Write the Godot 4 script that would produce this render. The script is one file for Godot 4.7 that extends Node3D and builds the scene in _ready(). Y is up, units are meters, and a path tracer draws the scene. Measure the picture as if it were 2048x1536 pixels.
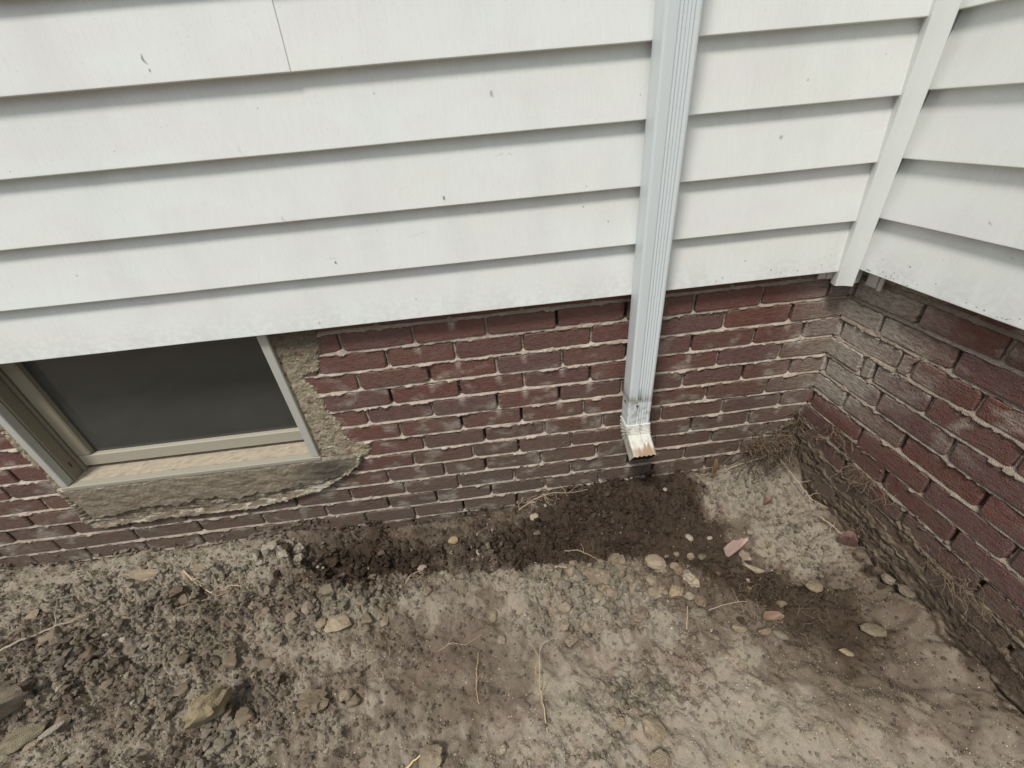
extends Node3D
# A house corner seen close up: lap siding over a brick foundation, a downspout, a basement window and freshly dug soil.
# Axes: x along the main wall (corner at x = 0), y up, z away from the main wall. The side wall stands on x = 0.

const J0 := 0.75          # height of the uppermost clear bed joint
const PITCH := 0.0677     # brick course
const MODULE := 0.21      # brick length with its joint
const LAP := 0.1393       # siding exposure
const OPEN := [-2.585, -1.735, 0.366, 0.9]   # window opening: x0, x1, y0, y1

var rng := RandomNumberGenerator.new()
var used := {}
var n_low := FastNoiseLite.new()
var n_mid := FastNoiseLite.new()
var n_fine := FastNoiseLite.new()
var n_cell := FastNoiseLite.new()
var n_cell_small := FastNoiseLite.new()
var n_warp := FastNoiseLite.new()
var M := {}
var heads_main := {}
var heads_side := {}

func _ready():
	rng.seed = 20417
	# --- camera, sky, sun, exposure
	var cam := Camera3D.new()
	cam.name = "camera"
	cam.position = Vector3(-1.1084, 0.5384 + J0, 1.1142)
	cam.rotation = Vector3(-0.5701, -0.0438, -0.0932)
	cam.fov = 86.19
	cam.near = 0.02
	cam.far = 300.0
	add_child(cam)
	var sky_mat := ProceduralSkyMaterial.new()
	sky_mat.sky_top_color = Color(0.90, 0.945, 0.98)
	sky_mat.sky_horizon_color = Color(0.40, 0.425, 0.45)
	sky_mat.sky_curve = 0.5
	sky_mat.ground_bottom_color = Color(0.30, 0.28, 0.25)
	sky_mat.ground_horizon_color = Color(0.55, 0.54, 0.52)
	sky_mat.sky_energy_multiplier = 0.85
	var sky := Sky.new()
	sky.sky_material = sky_mat
	var env := Environment.new()
	env.background_mode = Environment.BG_SKY
	env.sky = sky
	env.tonemap_mode = Environment.TONE_MAPPER_LINEAR
	env.tonemap_exposure = 1.88
	env.sdfgi_enabled = true
	env.ssao_enabled = true
	env.ssil_enabled = true
	var we := WorldEnvironment.new()
	we.name = "world_environment"
	we.environment = env
	add_child(we)
	var sun := DirectionalLight3D.new()
	sun.name = "sun"
	sun.light_energy = 0.5
	sun.light_color = Color(1.0, 0.98, 0.955)
	sun.light_angular_distance = 11.0
	sun.shadow_enabled = true
	sun.rotation_degrees = Vector3(-60, -36, 0)
	add_child(sun)

	make_noises()
	make_materials()
	make_head_tables()
	build_ground()
	build_main_brick_wall()
	build_side_brick_wall()
	build_siding()
	build_corner_trim()
	build_window()
	build_downspout()
	build_stones()
	build_clods()
	build_leaves()
	build_roots()
	build_crumbs()

# ---------------------------------------------------------------- helpers

func numbered(called: String) -> String:
	var n: int = used.get(called, 0)
	used[called] = n + 1
	return called if n == 0 else "%s_%03d" % [called, n]

func tag(o: Node, label := "", category := "", group := "", kind := ""):
	if label: o.set_meta("label", label)
	if category: o.set_meta("category", category)
	if group: o.set_meta("group", group)
	if kind: o.set_meta("kind", kind)
	return o

func thing(called: String, label: String, category: String, at := Vector3.ZERO, group := "") -> Node3D:
	var o := Node3D.new()
	o.name = numbered(called)
	add_child(o, true)
	o.position = at
	tag(o, label, category, group, "thing")
	return o

func put(mesh: Mesh, called: String, parent: Node = null) -> MeshInstance3D:
	var o := MeshInstance3D.new()
	o.mesh = mesh
	if parent == null:
		o.name = numbered(called)
		add_child(o, true)
	else:
		var n := 0
		var nm := called
		while parent.has_node(nm):
			n += 1
			nm = "%s_%03d" % [called, n]
		o.name = nm
		parent.add_child(o, true)
	return o

func noise(seed_: int, freq: float, octaves := 3, kind := FastNoiseLite.TYPE_SIMPLEX_SMOOTH) -> FastNoiseLite:
	var n := FastNoiseLite.new()
	n.seed = seed_
	n.noise_type = kind
	n.frequency = freq
	n.fractal_octaves = octaves
	n.fractal_type = FastNoiseLite.FRACTAL_NONE if octaves <= 1 else FastNoiseLite.FRACTAL_FBM
	return n

func make_noises():
	n_low = noise(3, 3.1, 3)
	n_mid = noise(5, 13.0, 3)
	n_fine = noise(7, 70.0, 3)
	n_warp = noise(11, 24.0, 2)
	n_cell = noise(13, 42.0, 1, FastNoiseLite.TYPE_CELLULAR)
	n_cell_small = noise(17, 105.0, 1, FastNoiseLite.TYPE_CELLULAR)
	for n in [n_cell, n_cell_small]:
		n.cellular_return_type = FastNoiseLite.RETURN_DISTANCE
		n.cellular_jitter = 1.0

func gray_noise_texture(seed_: int, freq: float, octaves: int, size := 512, lo := 0.0, hi := 1.0, kind := FastNoiseLite.TYPE_SIMPLEX_SMOOTH) -> ImageTexture:
	var n := noise(seed_, freq, octaves, kind)
	var im := n.get_seamless_image(size, size)
	im.convert(Image.FORMAT_RGB8)
	if lo != 0.0 or hi != 1.0:
		var d := im.get_data()
		for i in d.size():
			d[i] = int(255.0 * (lo + (hi - lo) * d[i] / 255.0))
		im = Image.create_from_data(size, size, false, Image.FORMAT_RGB8, d)
	return ImageTexture.create_from_image(im)

func grain_texture() -> ImageTexture:      # packed grains of two sizes over a fine dust
	var parts := []
	for k in [[41, 0.045, FastNoiseLite.TYPE_CELLULAR], [43, 0.11, FastNoiseLite.TYPE_CELLULAR], [45, 0.2, FastNoiseLite.TYPE_SIMPLEX_SMOOTH], [47, 0.02, FastNoiseLite.TYPE_SIMPLEX_SMOOTH]]:
		var n := noise(k[0], k[1], 1 if k[2] == FastNoiseLite.TYPE_CELLULAR else 3, k[2])
		n.cellular_return_type = FastNoiseLite.RETURN_DISTANCE
		var im := n.get_seamless_image(512, 512)
		im.convert(Image.FORMAT_L8)
		parts.append(im.get_data())
	var d := PackedByteArray()
	d.resize(512 * 512 * 3)
	for i in 512 * 512:
		var mask := smoothstep(90.0, 170.0, float(parts[3][i]))
		var a: float = (1.0 - parts[0][i] / 255.0) * mask * 0.45 + (1.0 - parts[1][i] / 255.0) * 0.35 + parts[2][i] / 255.0 * 0.25
		var b := int(clampf(a, 0.0, 1.0) * 255.0)
		d[i * 3] = b
		d[i * 3 + 1] = b
		d[i * 3 + 2] = b
	return ImageTexture.create_from_image(Image.create_from_data(512, 512, false, Image.FORMAT_RGB8, d))

func mat(rough := 0.95, spec := 0.25, vertex := true) -> StandardMaterial3D:
	var m := StandardMaterial3D.new()
	m.roughness = rough
	m.metallic_specular = spec
	m.vertex_color_use_as_albedo = vertex
	return m

func triplanar(m: StandardMaterial3D, scale: float, height: Texture2D, cm: float, albedo: Texture2D = null):
	m.uv1_triplanar = true
	m.uv1_world_triplanar = true
	m.uv1_scale = Vector3.ONE * scale
	if height:
		m.heightmap_enabled = true
		m.heightmap_texture = height
		m.heightmap_scale = cm
	if albedo:
		m.albedo_texture = albedo
	return m

func lin(r: float, g: float, b: float) -> Color:   # a colour as the eye names it (0..255) -> linear
	return Color(r / 255.0, g / 255.0, b / 255.0).srgb_to_linear()

func make_materials():
	var grain := gray_noise_texture(31, 0.09, 5, 512)
	var grains := grain_texture()
	var grit := gray_noise_texture(33, 0.16, 4, 512)
	var speck := gray_noise_texture(35, 0.22, 3, 512, 0.80, 1.0)
	M.soil = triplanar(mat(1.0, 0.12), 3.0, grains, 0.35, speck)
	M.stone = triplanar(mat(0.95, 0.2), 7.0, grain, 0.5, speck)
	M.clod = triplanar(mat(1.0, 0.1), 9.0, grit, 0.5, speck)
	M.grit = mat(1.0, 0.1)
	M.mortar = triplanar(mat(1.0, 0.15), 5.0, grit, 0.4, speck)
	M.concrete = triplanar(mat(1.0, 0.15), 4.0, grit, 0.3, speck)
	M.root = triplanar(mat(0.95, 0.2), 30.0, grain, 0.05)
	M.leaf = mat(0.8, 0.3)
	M.leaf.backlight_enabled = true
	M.leaf.backlight = Color(0.08, 0.06, 0.05)
	M.core = mat(1.0, 0.1, false)
	M.core.albedo_color = Color(0.42, 0.39, 0.36)
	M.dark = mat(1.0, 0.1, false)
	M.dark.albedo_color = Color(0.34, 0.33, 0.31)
	M.metal_white = mat(0.42, 0.5)
	M.metal_white.albedo_color = Color(1, 1, 1)
	M.frame = triplanar(mat(0.6, 0.4), 6.0, grain, 0.06, speck)
	M.screw_dirt = mat(0.95, 0.2)
	M.screw = mat(0.5, 0.5)
	M.screw.metallic = 0.6

# triangle soup -> mesh; corners share a normal where faces meet at less than `angle` degrees
func soup_mesh(v: PackedVector3Array, m: Material, angle := 35.0, col: PackedColorArray = PackedColorArray(), uv: PackedVector2Array = PackedVector2Array()) -> ArrayMesh:
	var nt := v.size() / 3
	var fn := PackedVector3Array()
	fn.resize(nt)
	var by := {}
	for t in nt:
		fn[t] = (v[t * 3 + 1] - v[t * 3]).cross(v[t * 3 + 2] - v[t * 3])
		for k in 3:
			var key := Vector3i((v[t * 3 + k] * 20000.0).round())
			if by.has(key): by[key].append(t)
			else: by[key] = [t]
	var nn := PackedVector3Array()
	nn.resize(v.size())
	var c := cos(deg_to_rad(angle))
	for t in nt:
		var a := fn[t].normalized()
		for k in 3:
			var s := Vector3.ZERO
			for o in by[Vector3i((v[t * 3 + k] * 20000.0).round())]:
				if fn[o].normalized().dot(a) >= c: s += fn[o]
			nn[t * 3 + k] = s.normalized() if s.length_squared() > 0 else a
	# soup is wound anticlockwise (normals outwards); Godot wants clockwise
	var arr := []
	arr.resize(Mesh.ARRAY_MAX)
	var idx := PackedInt32Array()
	idx.resize(v.size())
	for t in nt:
		idx[t * 3] = t * 3
		idx[t * 3 + 1] = t * 3 + 2
		idx[t * 3 + 2] = t * 3 + 1
	arr[Mesh.ARRAY_VERTEX] = v
	arr[Mesh.ARRAY_NORMAL] = nn
	arr[Mesh.ARRAY_INDEX] = idx
	if col.size(): arr[Mesh.ARRAY_COLOR] = col
	if uv.size(): arr[Mesh.ARRAY_TEX_UV] = uv
	var me := ArrayMesh.new()
	me.add_surface_from_arrays(Mesh.PRIMITIVE_TRIANGLES, arr)
	if m: me.surface_set_material(0, m)
	return me

func fill(n: int, c: Color) -> PackedColorArray:
	var a := PackedColorArray()
	a.resize(n)
	a.fill(c)
	return a

func quad(v: PackedVector3Array, a: Vector3, b: Vector3, c: Vector3, d: Vector3):   # anticlockwise seen from outside
	v.append_array([a, b, c, a, c, d])

func box_soup(v: PackedVector3Array, lo: Vector3, hi: Vector3, bevel := 0.0):
	var e := bevel
	if e <= 0.0:
		var p := []
		for i in 8:
			p.append(Vector3(hi.x if i & 1 else lo.x, hi.y if i & 2 else lo.y, hi.z if i & 4 else lo.z))
		for f in [[4, 5, 7, 6], [1, 0, 2, 3], [5, 1, 3, 7], [0, 4, 6, 2], [6, 7, 3, 2], [0, 1, 5, 4]]:
			quad(v, p[f[0]], p[f[1]], p[f[2]], p[f[3]])
		return
	# chamfered box as loft of rings along y
	var rings := []
	for r in [[lo.y, e], [lo.y + e, 0.0], [hi.y - e, 0.0], [hi.y, e]]:
		var i: float = r[1]
		var ring := PackedVector3Array()
		for q in [[lo.x + e, lo.z], [hi.x - e, lo.z], [hi.x, lo.z + e], [hi.x, hi.z - e], [hi.x - e, hi.z], [lo.x + e, hi.z], [lo.x, hi.z - e], [lo.x, lo.z + e]]:
			var x: float = clamp(q[0], lo.x + i, hi.x - i)
			var z: float = clamp(q[1], lo.z + i, hi.z - i)
			ring.append(Vector3(x, r[0], z))
		rings.append(ring)
	loft(v, rings, true, true)

func loft(v: PackedVector3Array, rings: Array, closed: bool, caps: bool):
	# rings run upwards and each is clockwise seen from above (x towards z), so that outsides face out
	for i in rings.size() - 1:
		var a: PackedVector3Array = rings[i]
		var b: PackedVector3Array = rings[i + 1]
		var n := a.size()
		for k in (n if closed else n - 1):
			var k2 := (k + 1) % n
			quad(v, a[k2], a[k], b[k], b[k2])
	if caps:
		for e in 2:
			var r: PackedVector3Array = rings[0] if e == 0 else rings[-1]
			for k in range(1, r.size() - 1):
				if e == 0: v.append_array([r[0], r[k], r[k + 1]])
				else: v.append_array([r[0], r[k + 1], r[k]])

func grid_mesh(us: PackedFloat32Array, vs: PackedFloat32Array, f: Callable, axes: int, m: Material) -> ArrayMesh:
	# f(u, v) -> Color(linear r, g, b, height); height < -0.5 leaves the point out
	# axes 0: wall z = 0 (u = x, v = y), 1: wall x = 0 (u = z, v = y, height towards -x), 2: ground (u = x, v = z)
	var nu := us.size()
	var nv := vs.size()
	var pos := PackedVector3Array()
	var col := PackedColorArray()
	var keep := PackedByteArray()
	pos.resize(nu * nv)
	col.resize(nu * nv)
	keep.resize(nu * nv)
	for j in nv:
		for i in nu:
			var r: Color = f.call(us[i], vs[j])
			var k := j * nu + i
			keep[k] = 1 if r.a > -0.5 else 0
			var p: Vector3
			if axes == 0: p = Vector3(us[i], vs[j], r.a)
			elif axes == 1: p = Vector3(-r.a, vs[j], us[i])
			else: p = Vector3(us[i], r.a, vs[j])
			pos[k] = p
			r.a = 1.0
			col[k] = r
	var nor := PackedVector3Array()
	nor.resize(nu * nv)
	var out := Vector3(0, 0, 1) if axes == 0 else (Vector3(-1, 0, 0) if axes == 1 else Vector3(0, 1, 0))
	for j in nv:
		for i in nu:
			var k := j * nu + i
			if keep[k] == 0: continue
			var l := k - 1 if i > 0 and keep[k - 1] else k
			var r2 := k + 1 if i < nu - 1 and keep[k + 1] else k
			var d := k - nu if j > 0 and keep[k - nu] else k
			var u2 := k + nu if j < nv - 1 and keep[k + nu] else k
			var nn := (pos[r2] - pos[l]).cross(pos[u2] - pos[d]).normalized()
			if nn.dot(out) < 0: nn = -nn
			nor[k] = nn if nn.length_squared() > 0.5 else out
	var idx := PackedInt32Array()
	# the walls turn one way round, the ground the other
	for j in nv - 1:
		for i in nu - 1:
			var a := j * nu + i
			var b := a + 1
			var c := a + nu + 1
			var d := a + nu
			if keep[a] + keep[b] + keep[c] + keep[d] < 4: continue
			if axes < 2: idx.append_array([a, c, b, a, d, c])
			else: idx.append_array([a, b, c, a, c, d])
	var used_at := PackedInt32Array()
	used_at.resize(nu * nv)
	used_at.fill(-1)
	var p2 := PackedVector3Array()
	var n2 := PackedVector3Array()
	var c2 := PackedColorArray()
	for q in idx.size():
		var k := idx[q]
		if used_at[k] < 0:
			used_at[k] = p2.size()
			p2.append(pos[k])
			n2.append(nor[k])
			c2.append(col[k])
		idx[q] = used_at[k]
	var arr := []
	arr.resize(Mesh.ARRAY_MAX)
	arr[Mesh.ARRAY_VERTEX] = p2
	arr[Mesh.ARRAY_NORMAL] = n2
	arr[Mesh.ARRAY_COLOR] = c2
	arr[Mesh.ARRAY_INDEX] = idx
	var me := ArrayMesh.new()
	me.add_surface_from_arrays(Mesh.PRIMITIVE_TRIANGLES, arr)
	me.surface_set_material(0, m)
	return me

func steps(a: float, b: float, d: float) -> PackedFloat32Array:
	var r := PackedFloat32Array()
	var n := int(round((b - a) / d))
	for i in n + 1:
		r.append(a + (b - a) * i / n)
	return r

func sm(a: float, b: float, x: float) -> float:
	return smoothstep(a, b, x)

func inside(p: Vector2, poly: PackedVector2Array) -> float:   # signed distance, positive inside
	var d := 1e9
	var n := poly.size()
	var odd := false
	var j := n - 1
	for i in n:
		var a := poly[i]
		var b := poly[j]
		d = min(d, p.distance_squared_to(Geometry2D.get_closest_point_to_segment(p, a, b)))
		if (a.y > p.y) != (b.y > p.y) and p.x < (b.x - a.x) * (p.y - a.y) / (b.y - a.y) + a.x:
			odd = not odd
		j = i
	return sqrt(d) if odd else -sqrt(d)

# ---------------------------------------------------------------- ground

# rises and hollows of the dug soil: x, z, reach in x, reach in z, height
const SWELLS := [
		[-0.72, 0.07, 0.20, 0.13, 0.10], [-0.45, 0.02, 0.16, 0.12, 0.05], [-0.16, 0.02, 0.14, 0.12, 0.10], [-0.03, 0.03, 0.07, 0.07, 0.12],
	[-0.95, 0.03, 0.16, 0.06, 0.03], [-1.92, 0.03, 0.13, 0.07, 0.04], [-1.98, 0.10, 0.10, 0.05, 0.03],
	[-1.66, 0.33, 0.20, 0.07, 0.045], [-1.30, 0.33, 0.2, 0.06, 0.02], [-0.90, 0.38, 0.24, 0.075, 0.045], [-0.62, 0.40, 0.12, 0.06, 0.03],
	[-1.20, 0.62, 0.26, 0.14, -0.022], [-0.55, 0.84, 0.40, 0.16, 0.035], [-1.7, 0.62, 0.22, 0.12, 0.02], [-2.2, 0.34, 0.4, 0.09, 0.02],
	[-0.30, 0.52, 0.16, 0.12, -0.012], [0.0, 0.85, 0.10, 0.35, 0.05], [0.0, 0.33, 0.07, 0.16, 0.042], [0.0, 0.60, 0.08, 0.15, 0.030], [-2.55, 0.5, 0.14, 0.1, 0.02], [-1.0, 0.9, 0.3, 0.15, 0.02],
]
# darkness of the soil: x, z, reach x, reach z, strength (above 0 moist, below 0 pale)
const DAMP := [
	[-1.68, 0.16, 0.17, 0.12, 1.2], [-1.35, 0.13, 0.16, 0.10, 0.25], [-1.02, 0.14, 0.16, 0.11, 0.55], [-0.72, 0.12, 0.22, 0.15, 1.0],
	[-0.50, 0.09, 0.13, 0.14, 0.8], [-0.46, 0.28, 0.11, 0.11, 0.7], [-0.42, 0.42, 0.16, 0.08, 0.8], [-0.27, 0.52, 0.14, 0.10, 0.95],
	[-0.14, 0.60, 0.10, 0.10, 0.5], [-0.30, 0.66, 0.12, 0.08, 0.55], [-0.004, 0.58, 0.016, 0.4, 0.8], [-0.62, 0.36, 0.10, 0.05, 0.5],
	[-0.16, 0.33, 0.10, 0.10, -0.7], [-0.26, 0.10, 0.11, 0.09, -0.5], [-0.14, 0.12, 0.10, 0.10, -0.45], [-0.05, 0.02, 0.07, 0.06, 0.6],
	[-2.5, 0.12, 0.55, 0.09, -0.55], [-2.75, 0.34, 0.35, 0.08, 0.08], [-2.30, 0.42, 0.35, 0.08, 0.08], [-2.1, 0.62, 0.3, 0.08, 0.06],
	[-1.25, 0.56, 0.20, 0.12, 0.35], [-1.45, 0.47, 0.16, 0.08, 0.25], [-0.75, 0.78, 0.40, 0.14, -0.45], [-0.3, 0.95, 0.4, 0.12, -0.3],
	[-0.95, 0.40, 0.20, 0.07, -0.45], [-1.70, 0.36, 0.14, 0.05, -0.2], [-0.10, 0.85, 0.10, 0.16, 0.35], [-1.97, 0.10, 0.07, 0.04, -0.9],
	[-1.5, 0.75, 0.3, 0.1, 0.1], [-0.35, 0.78, 0.12, 0.05, 0.2],
]
# how crumbly: x, z, reach x, reach z, strength
const CRUMBLY := [
	[-1.68, 0.33, 0.20, 0.07, 0.9], [-0.88, 0.42, 0.22, 0.09, 1.0], [-1.66, 0.15, 0.2, 0.1, 0.9], [-2.3, 0.40, 0.5, 0.2, 0.5], [-2.5, 0.15, 0.5, 0.1, 0.5],
	[-0.78, 0.68, 0.17, 0.08, 0.75], [-0.35, 0.42, 0.2, 0.12, 0.45], [-1.98, 0.10, 0.1, 0.05, 1.0], [-1.9, 0.65, 0.3, 0.15, 0.6], [-0.25, 0.1, 0.2, 0.09, 0.65], [-0.13, 0.30, 0.09, 0.12, 0.55],
	[-0.75, 0.14, 0.3, 0.12, 0.75], [-1.2, 0.14, 0.3, 0.1, 0.6], [-2.6, 0.4, 0.4, 0.15, 0.4], [-1.2, 0.85, 0.5, 0.1, 0.4], [-1.2, 0.58, 0.2, 0.1, -0.5], [-0.5, 0.84, 0.42, 0.16, -0.6],
]

func blobs(list: Array, x: float, z: float) -> float:
	var s := 0.0
	for b in list:
		var dx: float = (x - b[0]) / b[2]
		var dz: float = (z - b[1]) / b[3]
		var q := dx * dx + dz * dz
		if q < 6.0: s += b[4] * exp(-q)
	return s

# rim of the dug trench along the wall: x, distance of the rim from the wall, depth
const RIM := [[-2.02, 0.05, 0.0], [-1.93, 0.12, 0.045], [-1.76, 0.225, 0.085], [-1.5, 0.25, 0.085], [-1.3, 0.265, 0.07], [-1.0, 0.285, 0.065], [-0.8, 0.305, 0.055], [-0.6, 0.35, 0.04], [-0.45, 0.38, 0.022], [-0.33, 0.36, 0.0]]

func trench(x: float, z: float) -> Vector2:      # depth here, and how much of the floor this is (0..1)
	if x < -2.0 or x > -0.34 or z > 0.5: return Vector2.ZERO
	var i := 0
	while i < RIM.size() - 2 and RIM[i + 1][0] < x: i += 1
	var t: float = clampf((x - RIM[i][0]) / (RIM[i + 1][0] - RIM[i][0]), 0.0, 1.0)
	var rim: float = lerpf(RIM[i][1], RIM[i + 1][1], t) + 0.022 * n_mid.get_noise_2d(x * 0.9, 12.0) + 0.008 * n_warp.get_noise_2d(x * 2.0, z * 2.0)
	var deep: float = lerpf(RIM[i][2], RIM[i + 1][2], t)
	var f := sm(rim + 0.010, rim - 0.030, z)
	return Vector2(deep * f * (1.0 - 0.62 * sm(rim - 0.06, 0.015, z)), f * sm(0.0, 0.03, deep))

func crumbly(x: float, z: float) -> float:
	return clamp(0.22 + blobs(CRUMBLY, x, z) + 0.35 * n_low.get_noise_2d(x * 2.0 + 7.0, z * 2.0), 0.0, 1.0)

func ground_height(x: float, z: float, detail := true) -> float:
	var h := blobs(SWELLS, x, z) - trench(x, z).x
	h += 0.018 * n_low.get_noise_2d(x, z) + 0.019 * n_mid.get_noise_2d(x * 0.8, z * 0.8)
	if detail:
		var c := crumbly(x, z)
		var wx := x + 0.006 * n_warp.get_noise_2d(x * 3.0, z * 3.0)
		var wz := z + 0.006 * n_warp.get_noise_2d(x * 3.0 + 40.0, z * 3.0)
		var b := clampf(-n_cell.get_noise_2d(wx, wz), 0.0, 1.0)
		var b2 := clampf(-n_cell_small.get_noise_2d(wx, wz), 0.0, 1.0)
		var patchy := sm(-0.15, 0.35, n_mid.get_noise_2d(x + 9.0, z * 1.3))
		var b3 := clampf(-n_cell.get_noise_2d(wx * 0.55 + 3.0, wz * 0.55), 0.0, 1.0)
		h += c * (patchy * 0.022 * sm(0.38, 0.98, b) + 0.026 * sm(0.36, 0.96, b3)) + (0.08 + 0.6 * c) * 0.006 * sm(0.35, 0.95, b2)
		h -= 0.012 * sm(0.35, 0.8, c) * sm(0.78, 0.95, 1.0 - absf(n_mid.get_noise_2d(x * 2.1 + 77.0, z * 2.1)))      # clefts
		h += (0.0008 + 0.002 * c) * n_fine.get_noise_2d(x, z)
	return h

func soil_colour(x: float, z: float) -> Color:
	var ox := x
	var oz := z
	x += 0.06 * n_mid.get_noise_2d(ox * 0.8 + 15.0, oz * 0.8) + 0.012 * n_fine.get_noise_2d(ox * 0.4, oz * 0.4)
	z += 0.05 * n_mid.get_noise_2d(ox * 0.8, oz * 0.8 + 25.0) + 0.012 * n_fine.get_noise_2d(ox * 0.4 + 8.0, oz * 0.4)
	var w := 0.27 + blobs(DAMP, x, z) + 0.34 * n_low.get_noise_2d(x * 1.7 + 3.0, z * 1.7) + 0.26 * n_mid.get_noise_2d(x * 0.8, z * 0.8 + 5.0) + 0.07 * n_fine.get_noise_2d(x * 0.5, z * 0.5)
	w += 0.35 * trench(ox, oz).y
	w = clamp(w, 0.0, 1.25)
	var pale := lin(161, 150, 134)
	var middle := lin(121, 108, 95)
	var moist := lin(80, 68, 58)
	var c := pale.lerp(middle, sm(0.0, 0.55, w)).lerp(moist, sm(0.5, 1.15, w))
	var rust := sm(0.05, 0.5, n_low.get_noise_2d(x * 2.3 + 20.0, z * 2.3)) * 0.2
	c = c.lerp(Color(c.r * 1.12, c.g * 0.93, c.b * 0.84), rust)
	var olive := sm(0.05, 0.5, n_low.get_noise_2d(x * 2.0 - 31.0, z * 2.0)) * 0.5
	c = c.lerp(Color(c.r * 0.94, c.g * 0.99, c.b * 0.9), olive)
	var g := 1.0 + 0.10 * n_fine.get_noise_2d(x * 1.6 + 60.0, z * 1.6)
	return Color(c.r * g, c.g * g, c.b * g)

func ground_at(x: float, z: float) -> Color:
	var far := maxf(0.0, maxf(z - 1.25, -3.45 - x))
	var fade := exp(-far * 1.5)
	var c := soil_colour(x, z)
	c.a = ground_height(x, z) * (0.25 + 0.75 * fade)
	return c

func build_ground():
	var us := PackedFloat32Array()
	var e := 45.0
	var far := [60.0, 42.0, 30.0, 20.0, 14.0, 10.0, 7.5, 6.0, 5.2, 4.7, 4.3, 4.0, 3.8, 3.65, 3.55]
	for q in far: us.append(-q)
	us.append_array(steps(-3.46, -2.7, 0.006))
	us.append_array(steps(-2.696, 0.03, 0.004))
	us.append(0.12)
	var vs := PackedFloat32Array()
	vs.append(-0.12)
	vs.append_array(steps(-0.04, 1.08, 0.004))
	vs.append_array(steps(1.09, 1.5, 0.012))
	for q in [1.55, 1.62, 1.72, 1.86, 2.05, 2.3, 2.7, 3.2, 4.0, 5.2, 7.0, 10.0, 14.0, 20.0, 30.0, 42.0, 60.0]: vs.append(q)
	tag(put(grid_mesh(us, vs, ground_at, 2, M.soil), "ground"), "bare dug soil with dry tan and dark moist patches along the foundation", "", "", "structure")

# ---------------------------------------------------------------- brick walls

func make_head_tables():
	var a := {
		0: [-1.547, -1.334, -1.118, -0.909, -0.491, -0.279], 1: [-1.428, -1.221, -1.015, -0.803, -0.383, -0.17],
		2: [-1.532, -1.313, -1.102, -0.895, -0.478, -0.272, -0.11], 3: [-1.448, -1.228, -1.019, -0.804, -0.378, -0.166],
		4: [-1.54, -1.327, -1.113, -0.906, -0.484, -0.278, -0.112], 5: [-2.7, -1.448, -1.241, -1.036, -0.822, -0.393, -0.178],
		6: [-2.773, -1.381, -1.17, -0.961, -0.752, -0.543, -0.321, -0.108], 7: [-2.699, -1.43, -1.22, -1.055, -0.865, -0.425, -0.21],
		8: [-2.791, -1.537, -1.331, -1.182, -0.977, -0.77, -0.336], 9: [-2.904, -2.692, -1.291, -1.082, -0.867, -0.209],
		10: [-2.789, -2.503, -1.568, -1.386, -0.968, -0.756], 11: [-2.912, -2.712, -2.501, -1.669, -1.292], 12: [-1.5], -1: [-1.43], -2: [-1.54],
	}
	var b := {
		0: [0.012, 0.224, 0.425], 1: [0.136, 0.349], 2: [0.02, 0.23, 0.268, 0.436], 3: [0.133, 0.176, 0.347, 0.554], 4: [0.012, 0.225, 0.44], 5: [0.128, 0.337, 0.549],
		6: [0.012, 0.221, 0.442, 0.646], 7: [0.128, 0.338, 0.546], 8: [0.03, 0.22, 0.431], 9: [0.128, 0.33], 10: [0.03, 0.24], 11: [0.13, 0.34], -1: [0.13, 0.34], -2: [0.02, 0.22],
	}
	for k in a: heads_main[k] = fill_heads(a[k], -4.2, 0.007)
	for k in b: heads_side[k] = fill_heads(b[k], -0.007, 1.62)

func fill_heads(given: Array, lo: float, hi: float) -> Array:
	var h := []
	var x: float = given[0]
	while x - MODULE > lo + 0.05:
		x -= MODULE
		h.push_front(x)
	h.push_front(lo)
	for i in given.size():
		h.append(given[i])
		if i < given.size() - 1:
			var gap: float = given[i + 1] - given[i]
			var n := int(round(gap / MODULE))
			for k in range(1, n): h.append(given[i] + gap * k / n)
	x = h[-1]
	while x + MODULE < hi - 0.06:
		x += MODULE
		h.append(x)
	h.append(hi)
	h.sort()
	return h

func joint_wave(u: float, k: int) -> float:    # how far bed joint k strays from level
	return 0.0022 * n_mid.get_noise_2d(u * 0.45, k * 3.7)

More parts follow.
